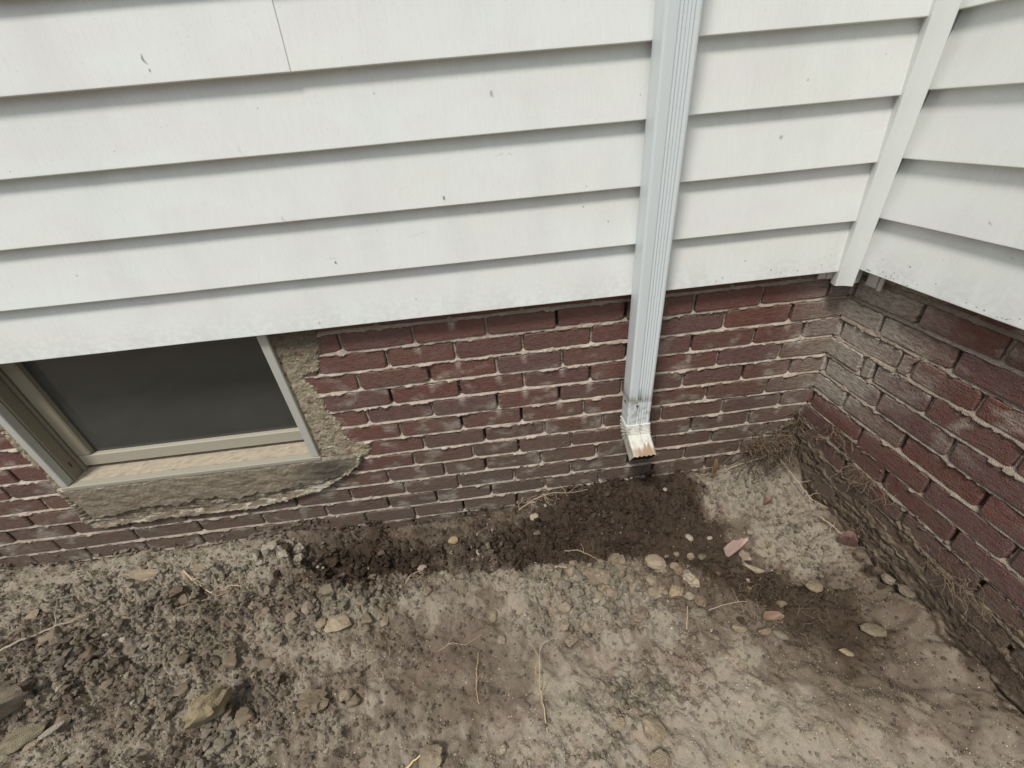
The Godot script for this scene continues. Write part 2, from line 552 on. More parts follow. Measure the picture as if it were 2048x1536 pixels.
func wall_texture(px: int, py: int, u0: float, u1: float, v0: float, v1: float, side: bool) -> Array:
	# colour and relief of the brick faces over a whole wall, by place on the wall
	var im := Image.create_empty(px, py, false, Image.FORMAT_RGB8)
	var hi := Image.create_empty(px, py, false, Image.FORMAT_RGB8)
	var base := noise(101, 1.0, 4)
	var streak := noise(103, 1.0, 4)
	var pits := noise(105, 1.0, 3)
	var film := noise(107, 1.0, 4)
	var cd := PackedByteArray()
	var hd := PackedByteArray()
	cd.resize(px * py * 3)
	hd.resize(px * py * 3)
	var heads := heads_side if side else heads_main
	var red := lin(115, 76, 69)
	var brown := lin(107, 81, 72)
	var purple := lin(102, 83, 81)
	var mud := lin(103, 90, 79)
	var dust := lin(182, 175, 162)
	var lime := lin(190, 178, 168)
	for j in py:
		var v := v1 - (v1 - v0) * (j + 0.5) / py
		var k := int(ceil((J0 - v) / PITCH))
		var row: Array = heads.get(k, [0.0])
		var yj := J0 - PITCH * (k - 1)         # bed joint above
		var at := 0
		for i in px:
			var u := u0 + (u1 - u0) * (i + 0.5) / px
			while at < row.size() - 1 and row[at + 1] < u: at += 1
			var id := hash(k * 131 + at * 17 + (7 if side else 0)) % 1000 / 1000.0
			var id2 := hash(k * 57 + at * 211 + 5) % 1000 / 1000.0
			var s := streak.get_noise_2d(u * 34.0, v * 110.0)
			var b := base.get_noise_2d(u * 26.0 + id * 40.0, v * 40.0)
			var p := pits.get_noise_2d(u * 190.0, v * 230.0)
			var f := film.get_noise_2d(u * 7.0 + 50.0, v * 11.0)
			var c := red.lerp(brown, clampf(0.15 + id * 0.8 + 0.45 * b, 0, 1)).lerp(purple, clampf(sm(0.5, 1.0, id2) * 0.6 + 0.35 * b, 0, 1))
			var dirt := 0.0
			var gray := 0.0
			if side:
				dirt = sm(0.36, 0.16, v - 0.05 * f) + 0.35 * sm(0.1, 0.5, f + 0.2 * s) * sm(0.62, 0.4, v)
				gray = sm(0.42, 0.08, u - 0.10 * f + 0.15 * absf(v - 0.66)) * sm(0.36, 0.46, v) * 0.95
				gray = maxf(gray, 0.5 * sm(0.1, 0.5, f) * sm(0.4, 0.6, v))
			else:
				var reach := sm(-1.62, -1.25, u)
				dirt = sm(0.55, 0.10, v + 0.10 * f) * 0.75 + 0.35 * reach * sm(0.7, 0.45, v) + sm(0.24, 0.06, v) * 0.5
				dirt = clampf(dirt * (0.65 + 0.9 * sm(-0.4, 0.5, s * 0.6 + f)), 0, 1)
				gray = 0.45 * sm(0.12, 0.6, f) * sm(0.75, 0.6, v) + 0.5 * sm(-0.25, -0.02, u) * sm(0.2, 0.6, v)
			c = c.lerp(mud, clampf(dirt * 0.88, 0, 0.95)).lerp(dust, clampf(gray * (0.8 + 0.5 * s), 0, 0.85))
			# lime runs under some head joints of the course above
			if not side:
				var up: Array = heads.get(k - 1, [0.0])
				var q := at
				for t in range(maxi(0, q - 1), mini(up.size(), q + 3)):
					var du := absf(u - up[t] - 0.004 * b)
					if du < 0.016 and hash(t * 7 + k) % (2 if u > -1.5 and u < -0.75 and v > 0.28 and v < 0.68 else 5) == 0:
						c = c.lerp(lime, 0.62 * sm(0.015, 0.002, du) * sm(0.045 + 0.02 * b, 0.008, yj - v) * (0.5 + 0.5 * clampf(p + 0.6, 0, 1)))
			var l := 1.0 + 0.13 * s + 0.15 * b + 0.20 * p
			if p > 0.42: l *= 1.25
			if p < -0.48: l *= 0.62
			c = Color(clampf(c.r * l, 0, 1), clampf(c.g * l, 0, 1), clampf(c.b * l, 0, 1)).linear_to_srgb()
			var o := (j * px + i) * 3
			cd[o] = int(c.r * 255.0)
			cd[o + 1] = int(c.g * 255.0)
			cd[o + 2] = int(c.b * 255.0)
			var hh := int(clampf(0.5 + 0.22 * s + 0.2 * b + 0.34 * p, 0, 1) * 255.0)
			hd[o] = hh
			hd[o + 1] = hh
			hd[o + 2] = hh
	im.set_data(px, py, false, Image.FORMAT_RGB8, cd)
	hi.set_data(px, py, false, Image.FORMAT_RGB8, hd)
	return [ImageTexture.create_from_image(im), ImageTexture.create_from_image(hi)]

func brick_mesh(u0: float, u1: float, v0: float, v1: float, face: float, side: bool, m: Material, rect: Array) -> ArrayMesh:
	# a worn brick: cut corners, uneven edges, chamfered face; u along the wall, v up, face = how far it stands out
	var j := func(a): return rng.randf_range(-a, a)
	var cu: float = rng.randf_range(0.003, 0.008)
	var cv: float = rng.randf_range(0.003, 0.007)
	var um: float = (u0 + u1) * 0.5 + j.call(0.03)
	var o := [
		Vector2(u0 + cu, v0 + j.call(0.0015)), Vector2(um, v0 + j.call(0.002)), Vector2(u1 - cu, v0 + j.call(0.0015)),
		Vector2(u1 + j.call(0.0015), v0 + cv), Vector2(u1 + j.call(0.0015), v1 - cv),
		Vector2(u1 - cu, v1 + j.call(0.0015)), Vector2(um + j.call(0.02), v1 + j.call(0.002)), Vector2(u0 + cu, v1 + j.call(0.0015)),
		Vector2(u0 + j.call(0.0015), v1 - cv), Vector2(u0 + j.call(0.0015), v0 + cv)]
	var tilt_u: float = j.call(0.0012)
	var tilt_v: float = j.call(0.0012)
	var ctr := Vector2((u0 + u1) * 0.5, (v0 + v1) * 0.5)
	var rings := [[], [], []]
	for q in o:
		var rel := Vector2((q.x - ctr.x) / maxf(u1 - u0, 0.01), (q.y - ctr.y) / (v1 - v0))
		var z: float = face + tilt_u * rel.x * 2.0 + tilt_v * rel.y * 2.0
		var inq := Vector2(q.x - clampf(signf(rel.x) * 0.0035, -absf(q.x - ctr.x), absf(q.x - ctr.x)), q.y - signf(rel.y) * rng.randf_range(0.0018, 0.0034))
		rings[0].append(Vector3(q.x, q.y, -0.055))
		rings[1].append(Vector3(q.x, q.y, z - rng.randf_range(0.0018, 0.0034)))
		rings[2].append(Vector3(inq.x, inq.y, z))
	var v := PackedVector3Array()
	var n := o.size()
	for r in 2:
		for k in n:
			var k2 := (k + 1) % n
			quad(v, rings[r][k], rings[r][k2], rings[r + 1][k2], rings[r + 1][k])
	for k in range(1, n - 1):
		v.append_array([rings[2][0], rings[2][k], rings[2][k + 1]])
	var uv := PackedVector2Array()
	for p in v:
		uv.append(Vector2((p.x - rect[0]) / (rect[1] - rect[0]), (rect[3] - p.y) / (rect[3] - rect[2])))
	if side:
		for i in v.size(): v[i] = Vector3(-v[i].z, v[i].y, v[i].x)
		for t in v.size() / 3:
			var tmp := v[t * 3 + 1]
			v[t * 3 + 1] = v[t * 3 + 2]
			v[t * 3 + 2] = tmp
			var tu := uv[t * 3 + 1]
			uv[t * 3 + 1] = uv[t * 3 + 2]
			uv[t * 3 + 2] = tu
	return soup_mesh(v, m, 28.0, PackedColorArray(), uv)

func nearest(row: Array, u: float) -> Array:      # distance to the nearest head joint and its number
	var lo := 0
	var hi := row.size() - 1
	while hi - lo > 1:
		var mid := (lo + hi) / 2
		if row[mid] < u: lo = mid
		else: hi = mid
	var a: float = absf(u - row[lo])
	var b: float = absf(u - row[hi])
	return [a, lo] if a < b else [b, hi]

func mortar_at(u: float, v: float, side: bool) -> Color:
	var heads := heads_side if side else heads_main
	if not side and u > OPEN[0] - 0.004 and u < OPEN[1] + 0.004 and v > OPEN[2] - 0.004: return Color(0, 0, 0, -1)
	var q := (J0 - v) / PITCH
	var kb := int(round(q))
	var bed := absf(v - (J0 - PITCH * kb) - joint_wave(u, kb))
	var k := int(ceil(q))
	var nh := nearest(heads.get(k, [0.0, 1.0]), u)
	var head: float = nh[0]
	var f := n_fine.get_noise_2d(u, v)
	var g := n_mid.get_noise_2d(u * 1.6, v * 2.5)
	var w := n_warp.get_noise_2d(u * 2.0, v * 3.0)
	var edge := 0.0066 + 0.0022 * g + 0.0016 * w
	var smear := sm(0.22, 0.55, n_low.get_noise_2d(u * 2.6 + 13.0, v * 4.0) + 0.3 * w)
	edge += 0.003 * smear
	var h := -0.016
	var tb := sm(edge + 0.004, edge - 0.001, bed)
	var slope := clampf((v - (J0 - PITCH * kb) - joint_wave(u, kb)) / 0.006, -1.0, 1.0)      # weathered: leans out at the bottom
	h = lerpf(h, -0.0018 - 0.0034 * slope + 0.0030 * smear + 0.0024 * g + 0.0016 * f, tb)
	var open := hash(k * 77 + nh[1] * 13 + (3 if side else 0)) % 100
	var deep := -0.006 if open < 55 else (-0.012 if open < 78 else -0.026)
	var th := sm(0.0075 + 0.002 * w, 0.004, head)
	var hh := deep + 0.0025 * f + 0.002 * g
	h = maxf(h, lerpf(-0.028 if open >= 78 else -0.016, hh, th)) if tb > 0.02 else lerpf(-0.016, hh, th) if open < 78 else lerpf(-0.016, -0.026, th)
	var c := lin(232, 215, 199).lerp(lin(206, 190, 172), clampf(0.5 + 0.8 * n_low.get_noise_2d(u * 4.0, v * 4.0), 0, 1))
	var dirt := sm(0.42, 0.10, v + 0.08 * g)
	if side: dirt = maxf(sm(0.38, 0.22, v + 0.05 * g), 0.6)
	else: dirt = maxf(dirt * 0.35, 0.4 * sm(0.62, 0.8, v))
	c = c.lerp(lin(112, 98, 83), clampf(dirt * 0.75 + 0.25 * f, 0, 1))
	if th > 0.3 and tb < 0.3: c = c.lerp(lin(130, 116, 102), 0.35)
	if h < -0.011: c = c.lerp(lin(70, 60, 52), 0.8)
	return Color(c.r, c.g, c.b, h)

func build_core(parent: Node, boxes: Array, m: Material, called := "wall_core"):
	var v := PackedVector3Array()
	for b in boxes: box_soup(v, b[0], b[1])
	put(soup_mesh(v, m, 20.0), called, parent)

func build_main_brick_wall():
	var w := thing("brick_wall", "long red brick foundation wall with window, patched concrete and downspout in front", "wall", Vector3.ZERO)
	var rect := [-3.5, 0.06, -0.10, 0.98]
	var tex := wall_texture(2048, 620, rect[0], rect[1], rect[2], rect[3], false)
	var m := mat(0.72, 0.35, false)
	m.albedo_texture = tex[0]
	m.heightmap_enabled = true
	m.heightmap_texture = tex[1]
	m.heightmap_scale = 0.26
	M.brick_main = m
	build_core(w, [[Vector3(-4.2, -0.3, -0.25), Vector3(OPEN[0], 1.0, -0.03)], [Vector3(OPEN[1], -0.3, -0.25), Vector3(0.0, 1.0, -0.03)],
		[Vector3(OPEN[0], -0.3, -0.25), Vector3(OPEN[1], OPEN[2] - 0.006, -0.03)], [Vector3(OPEN[0], OPEN[3], -0.25), Vector3(OPEN[1], 1.0, -0.03)]], M.core)
	for k in range(-2, 13):
		var row: Array = heads_main[k]
		var y1 := J0 - PITCH * (k - 1) - 0.0052
		var y0 := J0 - PITCH * k + 0.0052
		for i in row.size() - 1:
			var a: float = row[i] + (0.0 if i == 0 else 0.0048)
			var b: float = row[i + 1] - (0.0 if i == row.size() - 2 else 0.0048)
			var um := (a + b) * 0.5
			if y1 > OPEN[2]:
				if a >= OPEN[0] and b <= OPEN[1]: continue
				if a < OPEN[0] and b > OPEN[0]: b = OPEN[0]
				elif a < OPEN[1] and b > OPEN[1]: a = OPEN[1]
				if y0 < OPEN[2] and a >= OPEN[0] and b <= OPEN[1]: continue
			if b - a < 0.012: continue
			var wob := joint_wave(um, k)
			put(brick_mesh(a, b, y0 + wob, y1 + joint_wave(um, k - 1), rng.randf_range(-0.0016, 0.0022), false, m, rect), "brick", w)
	# the course cut by the window opening below the sill
	var us := steps(-4.2, 0.0, 0.006)
	var vs := steps(-0.06, 0.96, 0.0036)
	put(grid_mesh(us, vs, func(u, v): return mortar_at(u, v, false), 0, M.mortar), "mortar", w)
	# sand coloured repair beside the window
	var patch := PackedVector2Array([Vector2(-1.72, 0.93), Vector2(-1.60, 0.93), Vector2(-1.598, 0.81), Vector2(-1.63, 0.70), Vector2(-1.672, 0.687), Vector2(-1.69, 0.68), Vector2(-1.667, 0.652), Vector2(-1.653, 0.603), Vector2(-1.653, 0.554), Vector2(-1.63, 0.5), Vector2(-1.626, 0.457), Vector2(-1.612, 0.422), Vector2(-1.565, 0.405), Vector2(-1.560, 0.375), Vector2(-1.585, 0.345), Vector2(-1.63, 0.305), Vector2(-1.75, 0.285), Vector2(-1.75, 0.93)])
	put(grid_mesh(steps(-1.76, -1.54, 0.0026), steps(0.27, 0.94, 0.0026), func(u, v): return patch_at(u, v, patch), 0, M.concrete), "repair_patch", w)
	# strip of the same mix left of the window
	var left := PackedVector2Array([Vector2(-2.58, 0.93), Vector2(-2.64, 0.93), Vector2(-2.63, 0.75), Vector2(-2.605, 0.69), Vector2(-2.62, 0.60), Vector2(-2.625, 0.52), Vector2(-2.61, 0.44), Vector2(-2.625, 0.37), Vector2(-2.58, 0.36)])
	put(grid_mesh(steps(-2.66, -2.565, 0.003), steps(0.35, 0.94, 0.003), func(u, v): return patch_at(u, v, left), 0, M.concrete), "repair_patch", w)
	# cement coat under the sill in two layers with broken lower edges
	var slab := PackedVector2Array([Vector2(-2.61, 0.372), Vector2(-1.62, 0.385), Vector2(-1.60, 0.36), Vector2(-1.615, 0.32), Vector2(-1.66, 0.285), Vector2(-1.72, 0.250), Vector2(-1.788, 0.217), Vector2(-1.886, 0.196), Vector2(-1.979, 0.184), Vector2(-2.053, 0.172), Vector2(-2.16, 0.180), Vector2(-2.231, 0.171), Vector2(-2.334, 0.182), Vector2(-2.409, 0.173), Vector2(-2.513, 0.176), Vector2(-2.590, 0.165), Vector2(-2.62, 0.21), Vector2(-2.61, 0.30)])
	var upper := PackedVector2Array([Vector2(-2.60, 0.39), Vector2(-1.62, 0.39), Vector2(-1.62, 0.32), Vector2(-1.66, 0.29), Vector2(-1.777, 0.255), Vector2(-1.85, 0.262), Vector2(-1.922, 0.240), Vector2(-2.0, 0.245), Vector2(-2.084, 0.226), Vector2(-2.14, 0.254), Vector2(-2.196, 0.252), Vector2(-2.28, 0.236), Vector2(-2.376, 0.246), Vector2(-2.485, 0.228), Vector2(-2.575, 0.218)])
	put(grid_mesh(steps(-2.64, -1.58, 0.0032), steps(0.14, 0.376, 0.0026), func(u, v): return slab_at(u, v, slab, upper), 0, M.concrete), "cement_coat", w)
	# soil still stuck to the lowest courses
	var mudded := grid_mesh(steps(-3.5, 0.0, 0.005), steps(-0.05, 0.34, 0.004), func(u, v): return mud_main(u, v), 0, M.soil)
	tag(put(mudded, "stuck_soil", w), "", "", "", "stuff")

func patch_at(u: float, v: float, poly: PackedVector2Array) -> Color:
	var d := inside(Vector2(u + 0.006 * n_warp.get_noise_2d(u * 4.0, v * 4.0), v + 0.006 * n_warp.get_noise_2d(u * 4.0 + 9.0, v * 4.0)), poly)
	d += 0.004 * n_fine.get_noise_2d(u, v)
	if d < -0.006: return Color(0, 0, 0, -1)
	var g := n_mid.get_noise_2d(u * 2.0, v * 2.0)
	var f := n_fine.get_noise_2d(u * 1.3, v * 1.3)
	var f2 := n_cell_small.get_noise_2d(u * 1.5, v * 1.5)
	var h := lerpf(-0.009, 0.0036 + 0.0030 * g + 0.0016 * f + 0.0008 * f2, sm(-0.007, 0.009, d))
	var c := lin(190, 178, 153).lerp(lin(168, 156, 134), clampf(0.5 + g, 0, 1))
	c = c.lerp(lin(122, 84, 70), 0.75 * sm(0.32, 0.46, n_mid.get_noise_2d(u * 1.3 + 31.0, v * 2.4)) )
	c = c.lerp(lin(104, 96, 82), 0.8 * sm(0.68, 0.82, v) + 0.5 * sm(0.36, 0.3, v))
	var l := 1.0 + 0.35 * f
	return Color(c.r * l, c.g * l, c.b * l, h)

func slab_at(u: float, v: float, slab: PackedVector2Array, upper: PackedVector2Array) -> Color:
	var wu := u + 0.004 * n_warp.get_noise_2d(u * 3.0, v * 5.0)
	var wv := v + 0.009 * n_warp.get_noise_2d(u * 0.9 + 5.0, v * 0.6) + 0.003 * n_warp.get_noise_2d(u * 3.0, v) + 0.0004 * n_fine.get_noise_2d(u, 3.0)
	var d := inside(Vector2(wu, wv), slab)
	if d < -0.004: return Color(0, 0, 0, -1)
	var d2 := inside(Vector2(wu, wv + 0.004 * n_mid.get_noise_2d(u * 2.0, 8.0)), upper)
	var g := n_mid.get_noise_2d(u, v * 2.0)
	var f := n_fine.get_noise_2d(u * 0.9, v * 1.2)
	var lower := 0.003 + 0.010 * sm(0.03, 0.004, d) + 0.004 * n_mid.get_noise_2d(u * 0.7, v * 6.0) + 0.002 * f
	var up := 0.0125 + 0.003 * g + 0.0011 * f
	var h := lerpf(-0.010, lerpf(lower, up, sm(-0.003, 0.004, d2)), sm(-0.003, 0.003, d))
	var c := lin(170, 157, 138).lerp(lin(144, 132, 115), clampf(0.5 + g, 0, 1))
	c = c.lerp(lin(90, 85, 78), 0.8 * sm(0.15, 0.02, Vector2(u + 1.72, (v - 0.31) * 1.5).length()))
	c = c.lerp(lin(196, 184, 164), 0.8 * sm(0.350, 0.366, v + 0.004 * f))
	var pale := maxf(sm(0.016, 0.006, d) * 0.7 * sm(-0.2, 0.2, n_mid.get_noise_2d(u * 0.6, 44.0)), 0.8 * sm(-0.0, -0.006, d2) * sm(0.1, 0.4, n_mid.get_noise_2d(u * 1.1 + 3.0, v * 4.0)))
	c = c.lerp(lin(216, 206, 184), pale)
	c = c.lerp(lin(226, 216, 196), 0.9 * sm(0.04, 0.015, Vector2((u + 1.79) * 0.6, v - 0.235 - 0.30 * (u + 1.79)).length()))
	if d2 < 0.0: c = c.lerp(lin(112, 98, 84), 0.5 * (1.0 - pale))
	var l := 1.0 + 0.25 * f
	return Color(c.r * l, c.g * l, c.b * l, h)

func mud_main(u: float, v: float) -> Color:
	var gy := ground_height(u, 0.01, false)
	var up := v - gy
	if up < -0.03: return Color(0, 0, 0, -1)
	var g := n_mid.get_noise_2d(u * 0.8, v * 2.2)
	var w := n_warp.get_noise_2d(u * 2.0, v * 2.4)
	var amount := 0.012 + 0.05 * g + 0.03 * w + 0.12 * sm(-0.16, 0.0, u) - up * 0.75
	if absf(u + 1.85) < 0.25: amount += 0.02
	if amount < -0.004: return Color(0, 0, 0, -1)
	var b := clampf(-n_cell_small.get_noise_2d(u, v), 0, 1)
	var h := lerpf(-0.008, 0.001 + minf(amount * 0.16, 0.02) + 0.004 * sm(0.1, 0.9, b) + 0.003 * n_fine.get_noise_2d(u, v), sm(-0.006, 0.01, amount))
	var c := soil_colour(u, 0.02).lerp(lin(92, 78, 65), 0.5)
	return Color(c.r, c.g, c.b, h)

func mud_side(u: float, v: float) -> Color:
	var gy := ground_height(-0.01, u, false)
	if v < gy - 0.05: return Color(0, 0, 0, -1)
	var g := n_mid.get_noise_2d(u * 0.8 + 70.0, v * 1.8)
	var w := n_warp.get_noise_2d(u * 1.6, v * 2.4 + 30.0)
	var q := (J0 - v) / PITCH
	var bed := absf(q - round(q)) * PITCH
	var amount := (0.20 - v) * 0.13 + 0.026 * g + 0.014 * w + 0.01 * sm(0.02, 0.0, bed) + 0.03 * sm(0.12, 0.0, u) * sm(0.36, 0.28, v)
	if amount < -0.004: return Color(0, 0, 0, -1)
	var b := clampf(-n_cell_small.get_noise_2d(u + 5.0, v), 0, 1)
	var h := lerpf(-0.008, -0.0008 + minf(amount * 0.13, 0.007) + 0.001 * sm(0.4, 0.95, b) + 0.0010 * n_fine.get_noise_2d(u, v) + 0.003 * maxf(0.0, g) + 0.004 * sm(0.010, 0.0, bed) * clampf(w * 2.0, 0.0, 1.0) - 0.003 * sm(0.005, 0.001, bed), sm(-0.004, 0.008, amount))
	var t := clampf(0.35 + 0.8 * n_low.get_noise_2d(u * 4.0, v * 4.0 + 40.0) + 0.3 * w + 5.0 * (gy + 0.07 - v), 0, 1)
	var c := lin(132, 117, 100).lerp(lin(74, 63, 54), t).lerp(lin(158, 144, 122), 0.7 * sm(0.010, 0.002, bed) * clampf(w * 2.5, 0.0, 1.0))
	return Color(c.r, c.g, c.b, h)

func build_side_brick_wall():
	var w := thing("brick_wall", "short brick side wall at right, dusty grey by the corner and caked with soil below", "wall", Vector3.ZERO)
	var rect := [-0.05, 1.65, -0.12, 0.98]
	var tex := wall_texture(1360, 880, rect[0], rect[1], rect[2], rect[3], true)
	var m := mat(0.72, 0.35, false)
	m.albedo_texture = tex[0]
	m.heightmap_enabled = true
	m.heightmap_texture = tex[1]
	m.heightmap_scale = 0.24
	build_core(w, [[Vector3(0.03, -0.3, -0.25), Vector3(0.25, 1.0, 1.62)]], M.core)
	for k in range(-2, 12):
		var row: Array = heads_side[k]
		var y1 := J0 - PITCH * (k - 1) - 0.0052
		var y0 := J0 - PITCH * k + 0.0052
		for i in row.size() - 1:
			var a: float = row[i] + (0.0 if i == 0 else 0.0052)
			var b: float = row[i + 1] - (0.0 if i == row.size() - 2 else 0.0052)
			if b - a < 0.012: continue
			var um := (a + b) * 0.5
			put(brick_mesh(a, b, y0 + joint_wave(um, k), y1 + joint_wave(um, k - 1), rng.randf_range(-0.002, 0.003), true, m, rect), "brick", w)
	put(grid_mesh(steps(0.0, 1.62, 0.005), steps(-0.08, 0.96, 0.0036), func(u, v): return mortar_at(u, v, true), 1, M.mortar), "mortar", w)
	tag(put(grid_mesh(steps(0.0, 1.5, 0.004), steps(-0.06, 0.46, 0.004), func(u, v): return mud_side(u, v), 1, M.soil), "stuck_soil", w), "", "", "", "stuff")

# ---------------------------------------------------------------- siding

func siding_texture(px: int, py: int, u0: float, u1: float, v0: float, v1: float, marks: Array, seed_: int, first: float) -> ImageTexture:
	var im := Image.create_empty(px, py, false, Image.FORMAT_RGB8)
	var cloud := noise(seed_, 1.0, 4)
	var brush := noise(seed_ + 1, 1.0, 3)
	var fleck := noise(seed_ + 2, 1.0, 2)
	var d := PackedByteArray()
	d.resize(px * py * 3)
	var white := lin(227, 230, 226)
	var cream := lin(226, 225, 217)
	var rose := lin(227, 224, 223)
	for j in py:
		var v := v1 - (v1 - v0) * (j + 0.5) / py
		var lap := fposmod(v - first, LAP) / LAP
		for i in px:
			var u := u0 + (u1 - u0) * (i + 0.5) / px
			var c := white.lerp(cream, clampf(0.35 + 0.9 * cloud.get_noise_2d(u * 2.0, v * 6.0), 0, 1) * 0.6).lerp(rose, clampf(cloud.get_noise_2d(u * 3.0 + 9.0, v * 9.0) * 1.6, 0, 0.6))
			var b := brush.get_noise_2d(u * 240.0, v * 14.0)
			var l := 1.0 + 0.042 * b - 0.05 * clampf(cloud.get_noise_2d(u * 5.0 + 40.0, v * 1.3) * 1.6, 0, 1)
			if v < first + 0.10: l *= 1.0 - 0.10 * sm(0.10, 0.0, v - first) * clampf(0.4 + fleck.get_noise_2d(u * 40.0, v * 60.0) + cloud.get_noise_2d(u * 9.0, 5.0), 0, 1)
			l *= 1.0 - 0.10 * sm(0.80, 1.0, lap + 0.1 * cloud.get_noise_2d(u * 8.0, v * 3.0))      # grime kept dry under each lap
			var f := fleck.get_noise_2d(u * 130.0, v * 130.0)
			if f > 0.66: l *= 0.88
			c = Color(c.r * l, c.g * l, c.b * l).linear_to_srgb()
			var o := (j * px + i) * 3
			d[o] = int(clampf(c.r, 0, 1) * 255)
			d[o + 1] = int(clampf(c.g, 0, 1) * 255)
			d[o + 2] = int(clampf(c.b, 0, 1) * 255)
	im.set_data(px, py, false, Image.FORMAT_RGB8, d)
	# scuffs, nicks and specks: u, v, du, dv, half width (m), darkness
	for k in marks:
		var n := 40
		for t in n + 1:
			var s := t / float(n)
			var p := Vector2(k[0] + k[2] * s + 0.25 * k[3] * sin(s * PI), k[1] + k[3] * s)
			var r: float = k[4] * (0.4 + 0.6 * sin(PI * s))
			var x0 := int((p.x - r - u0) / (u1 - u0) * px)
			var x1 := int((p.x + r - u0) / (u1 - u0) * px)
			var y0 := int((v1 - p.y - r) / (v1 - v0) * py)
			var y1 := int((v1 - p.y + r) / (v1 - v0) * py)
			for y in range(maxi(0, y0), mini(py, y1 + 1)):
				for x in range(maxi(0, x0), mini(px, x1 + 1)):
					var q := Vector2(u0 + (u1 - u0) * (x + 0.5) / px, v1 - (v1 - v0) * (y + 0.5) / py)
					var cover := clampf((r - q.distance_to(p)) / ((u1 - u0) / px) + 0.5, 0.0, 1.0)
					im.set_pixel(x, y, im.get_pixel(x, y).lerp(Color(0.36, 0.34, 0.32), k[5] * 0.16 * cover))
	return ImageTexture.create_from_image(im)

func siding_panel(u0: float, u1: float, y: float, out: float, side: bool, m: Material, rect: Array, proud := 0.0) -> ArrayMesh:
	var z0 := out - 0.0165
	var prof := [[LAP + 0.025, z0 - 0.0055], [LAP + 0.004, z0 - 0.0015], [LAP * 0.5, z0 + 0.007], [0.0042, out - 0.0002], [0.0018, out - 0.0002], [0.0003, out - 0.0016], [0.0, out - 0.004], [0.0022, out - 0.0205]]
	var n := maxi(1, int((u1 - u0) / 0.22))
	var v := PackedVector3Array()
	for i in n:
		var a := u0 + (u1 - u0) * i / n
		var b := u0 + (u1 - u0) * (i + 1) / n
		for k in prof.size() - 1:
			var c := []
			for q in [[a, k + 1], [b, k + 1], [b, k], [a, k]]:
				var wob := 0.0008 * n_low.get_noise_2d(q[0] * 0.8, y * 9.0 + 4.0)
				c.append(Vector3(q[0], y + prof[q[1]][0] + 0.0012 * n_low.get_noise_2d(q[0] * 0.5, y * 5.0), prof[q[1]][1] + wob + proud))
			quad(v, c[0], c[1], c[2], c[3])
	# ends
	for e in 2:
		var x := u0 if e == 0 else u1
		for k in range(1, prof.size() - 2):
			var wob := 0.0008 * n_low.get_noise_2d(x * 0.8, y * 9.0 + 4.0) + proud
			var dy := 0.0012 * n_low.get_noise_2d(x * 0.5, y * 5.0)
			var p := Vector3(x, y + prof[k][0] + dy, prof[k][1] + wob)
			var q := Vector3(x, y + prof[k + 1][0] + dy, prof[k + 1][1] + wob)
			var o := Vector3(x, y + 0.0022 + dy, out - 0.0205 + wob)
			v.append_array([p, q, o] if e == 1 else [p, o, q])
	var uv := PackedVector2Array()
	for p in v: uv.append(Vector2((p.x - rect[0]) / (rect[1] - rect[0]), (rect[3] - p.y) / (rect[3] - rect[2])))
	if side:
		for i in v.size(): v[i] = Vector3(-v[i].z, v[i].y, v[i].x)
		for t in v.size() / 3:
			var tmp := v[t * 3 + 1]
			v[t * 3 + 1] = v[t * 3 + 2]
			v[t * 3 + 2] = tmp
			var tu := uv[t * 3 + 1]
			uv[t * 3 + 1] = uv[t * 3 + 2]
			uv[t * 3 + 2] = tu
	return soup_mesh(v, m, 30.0, PackedColorArray(), uv)

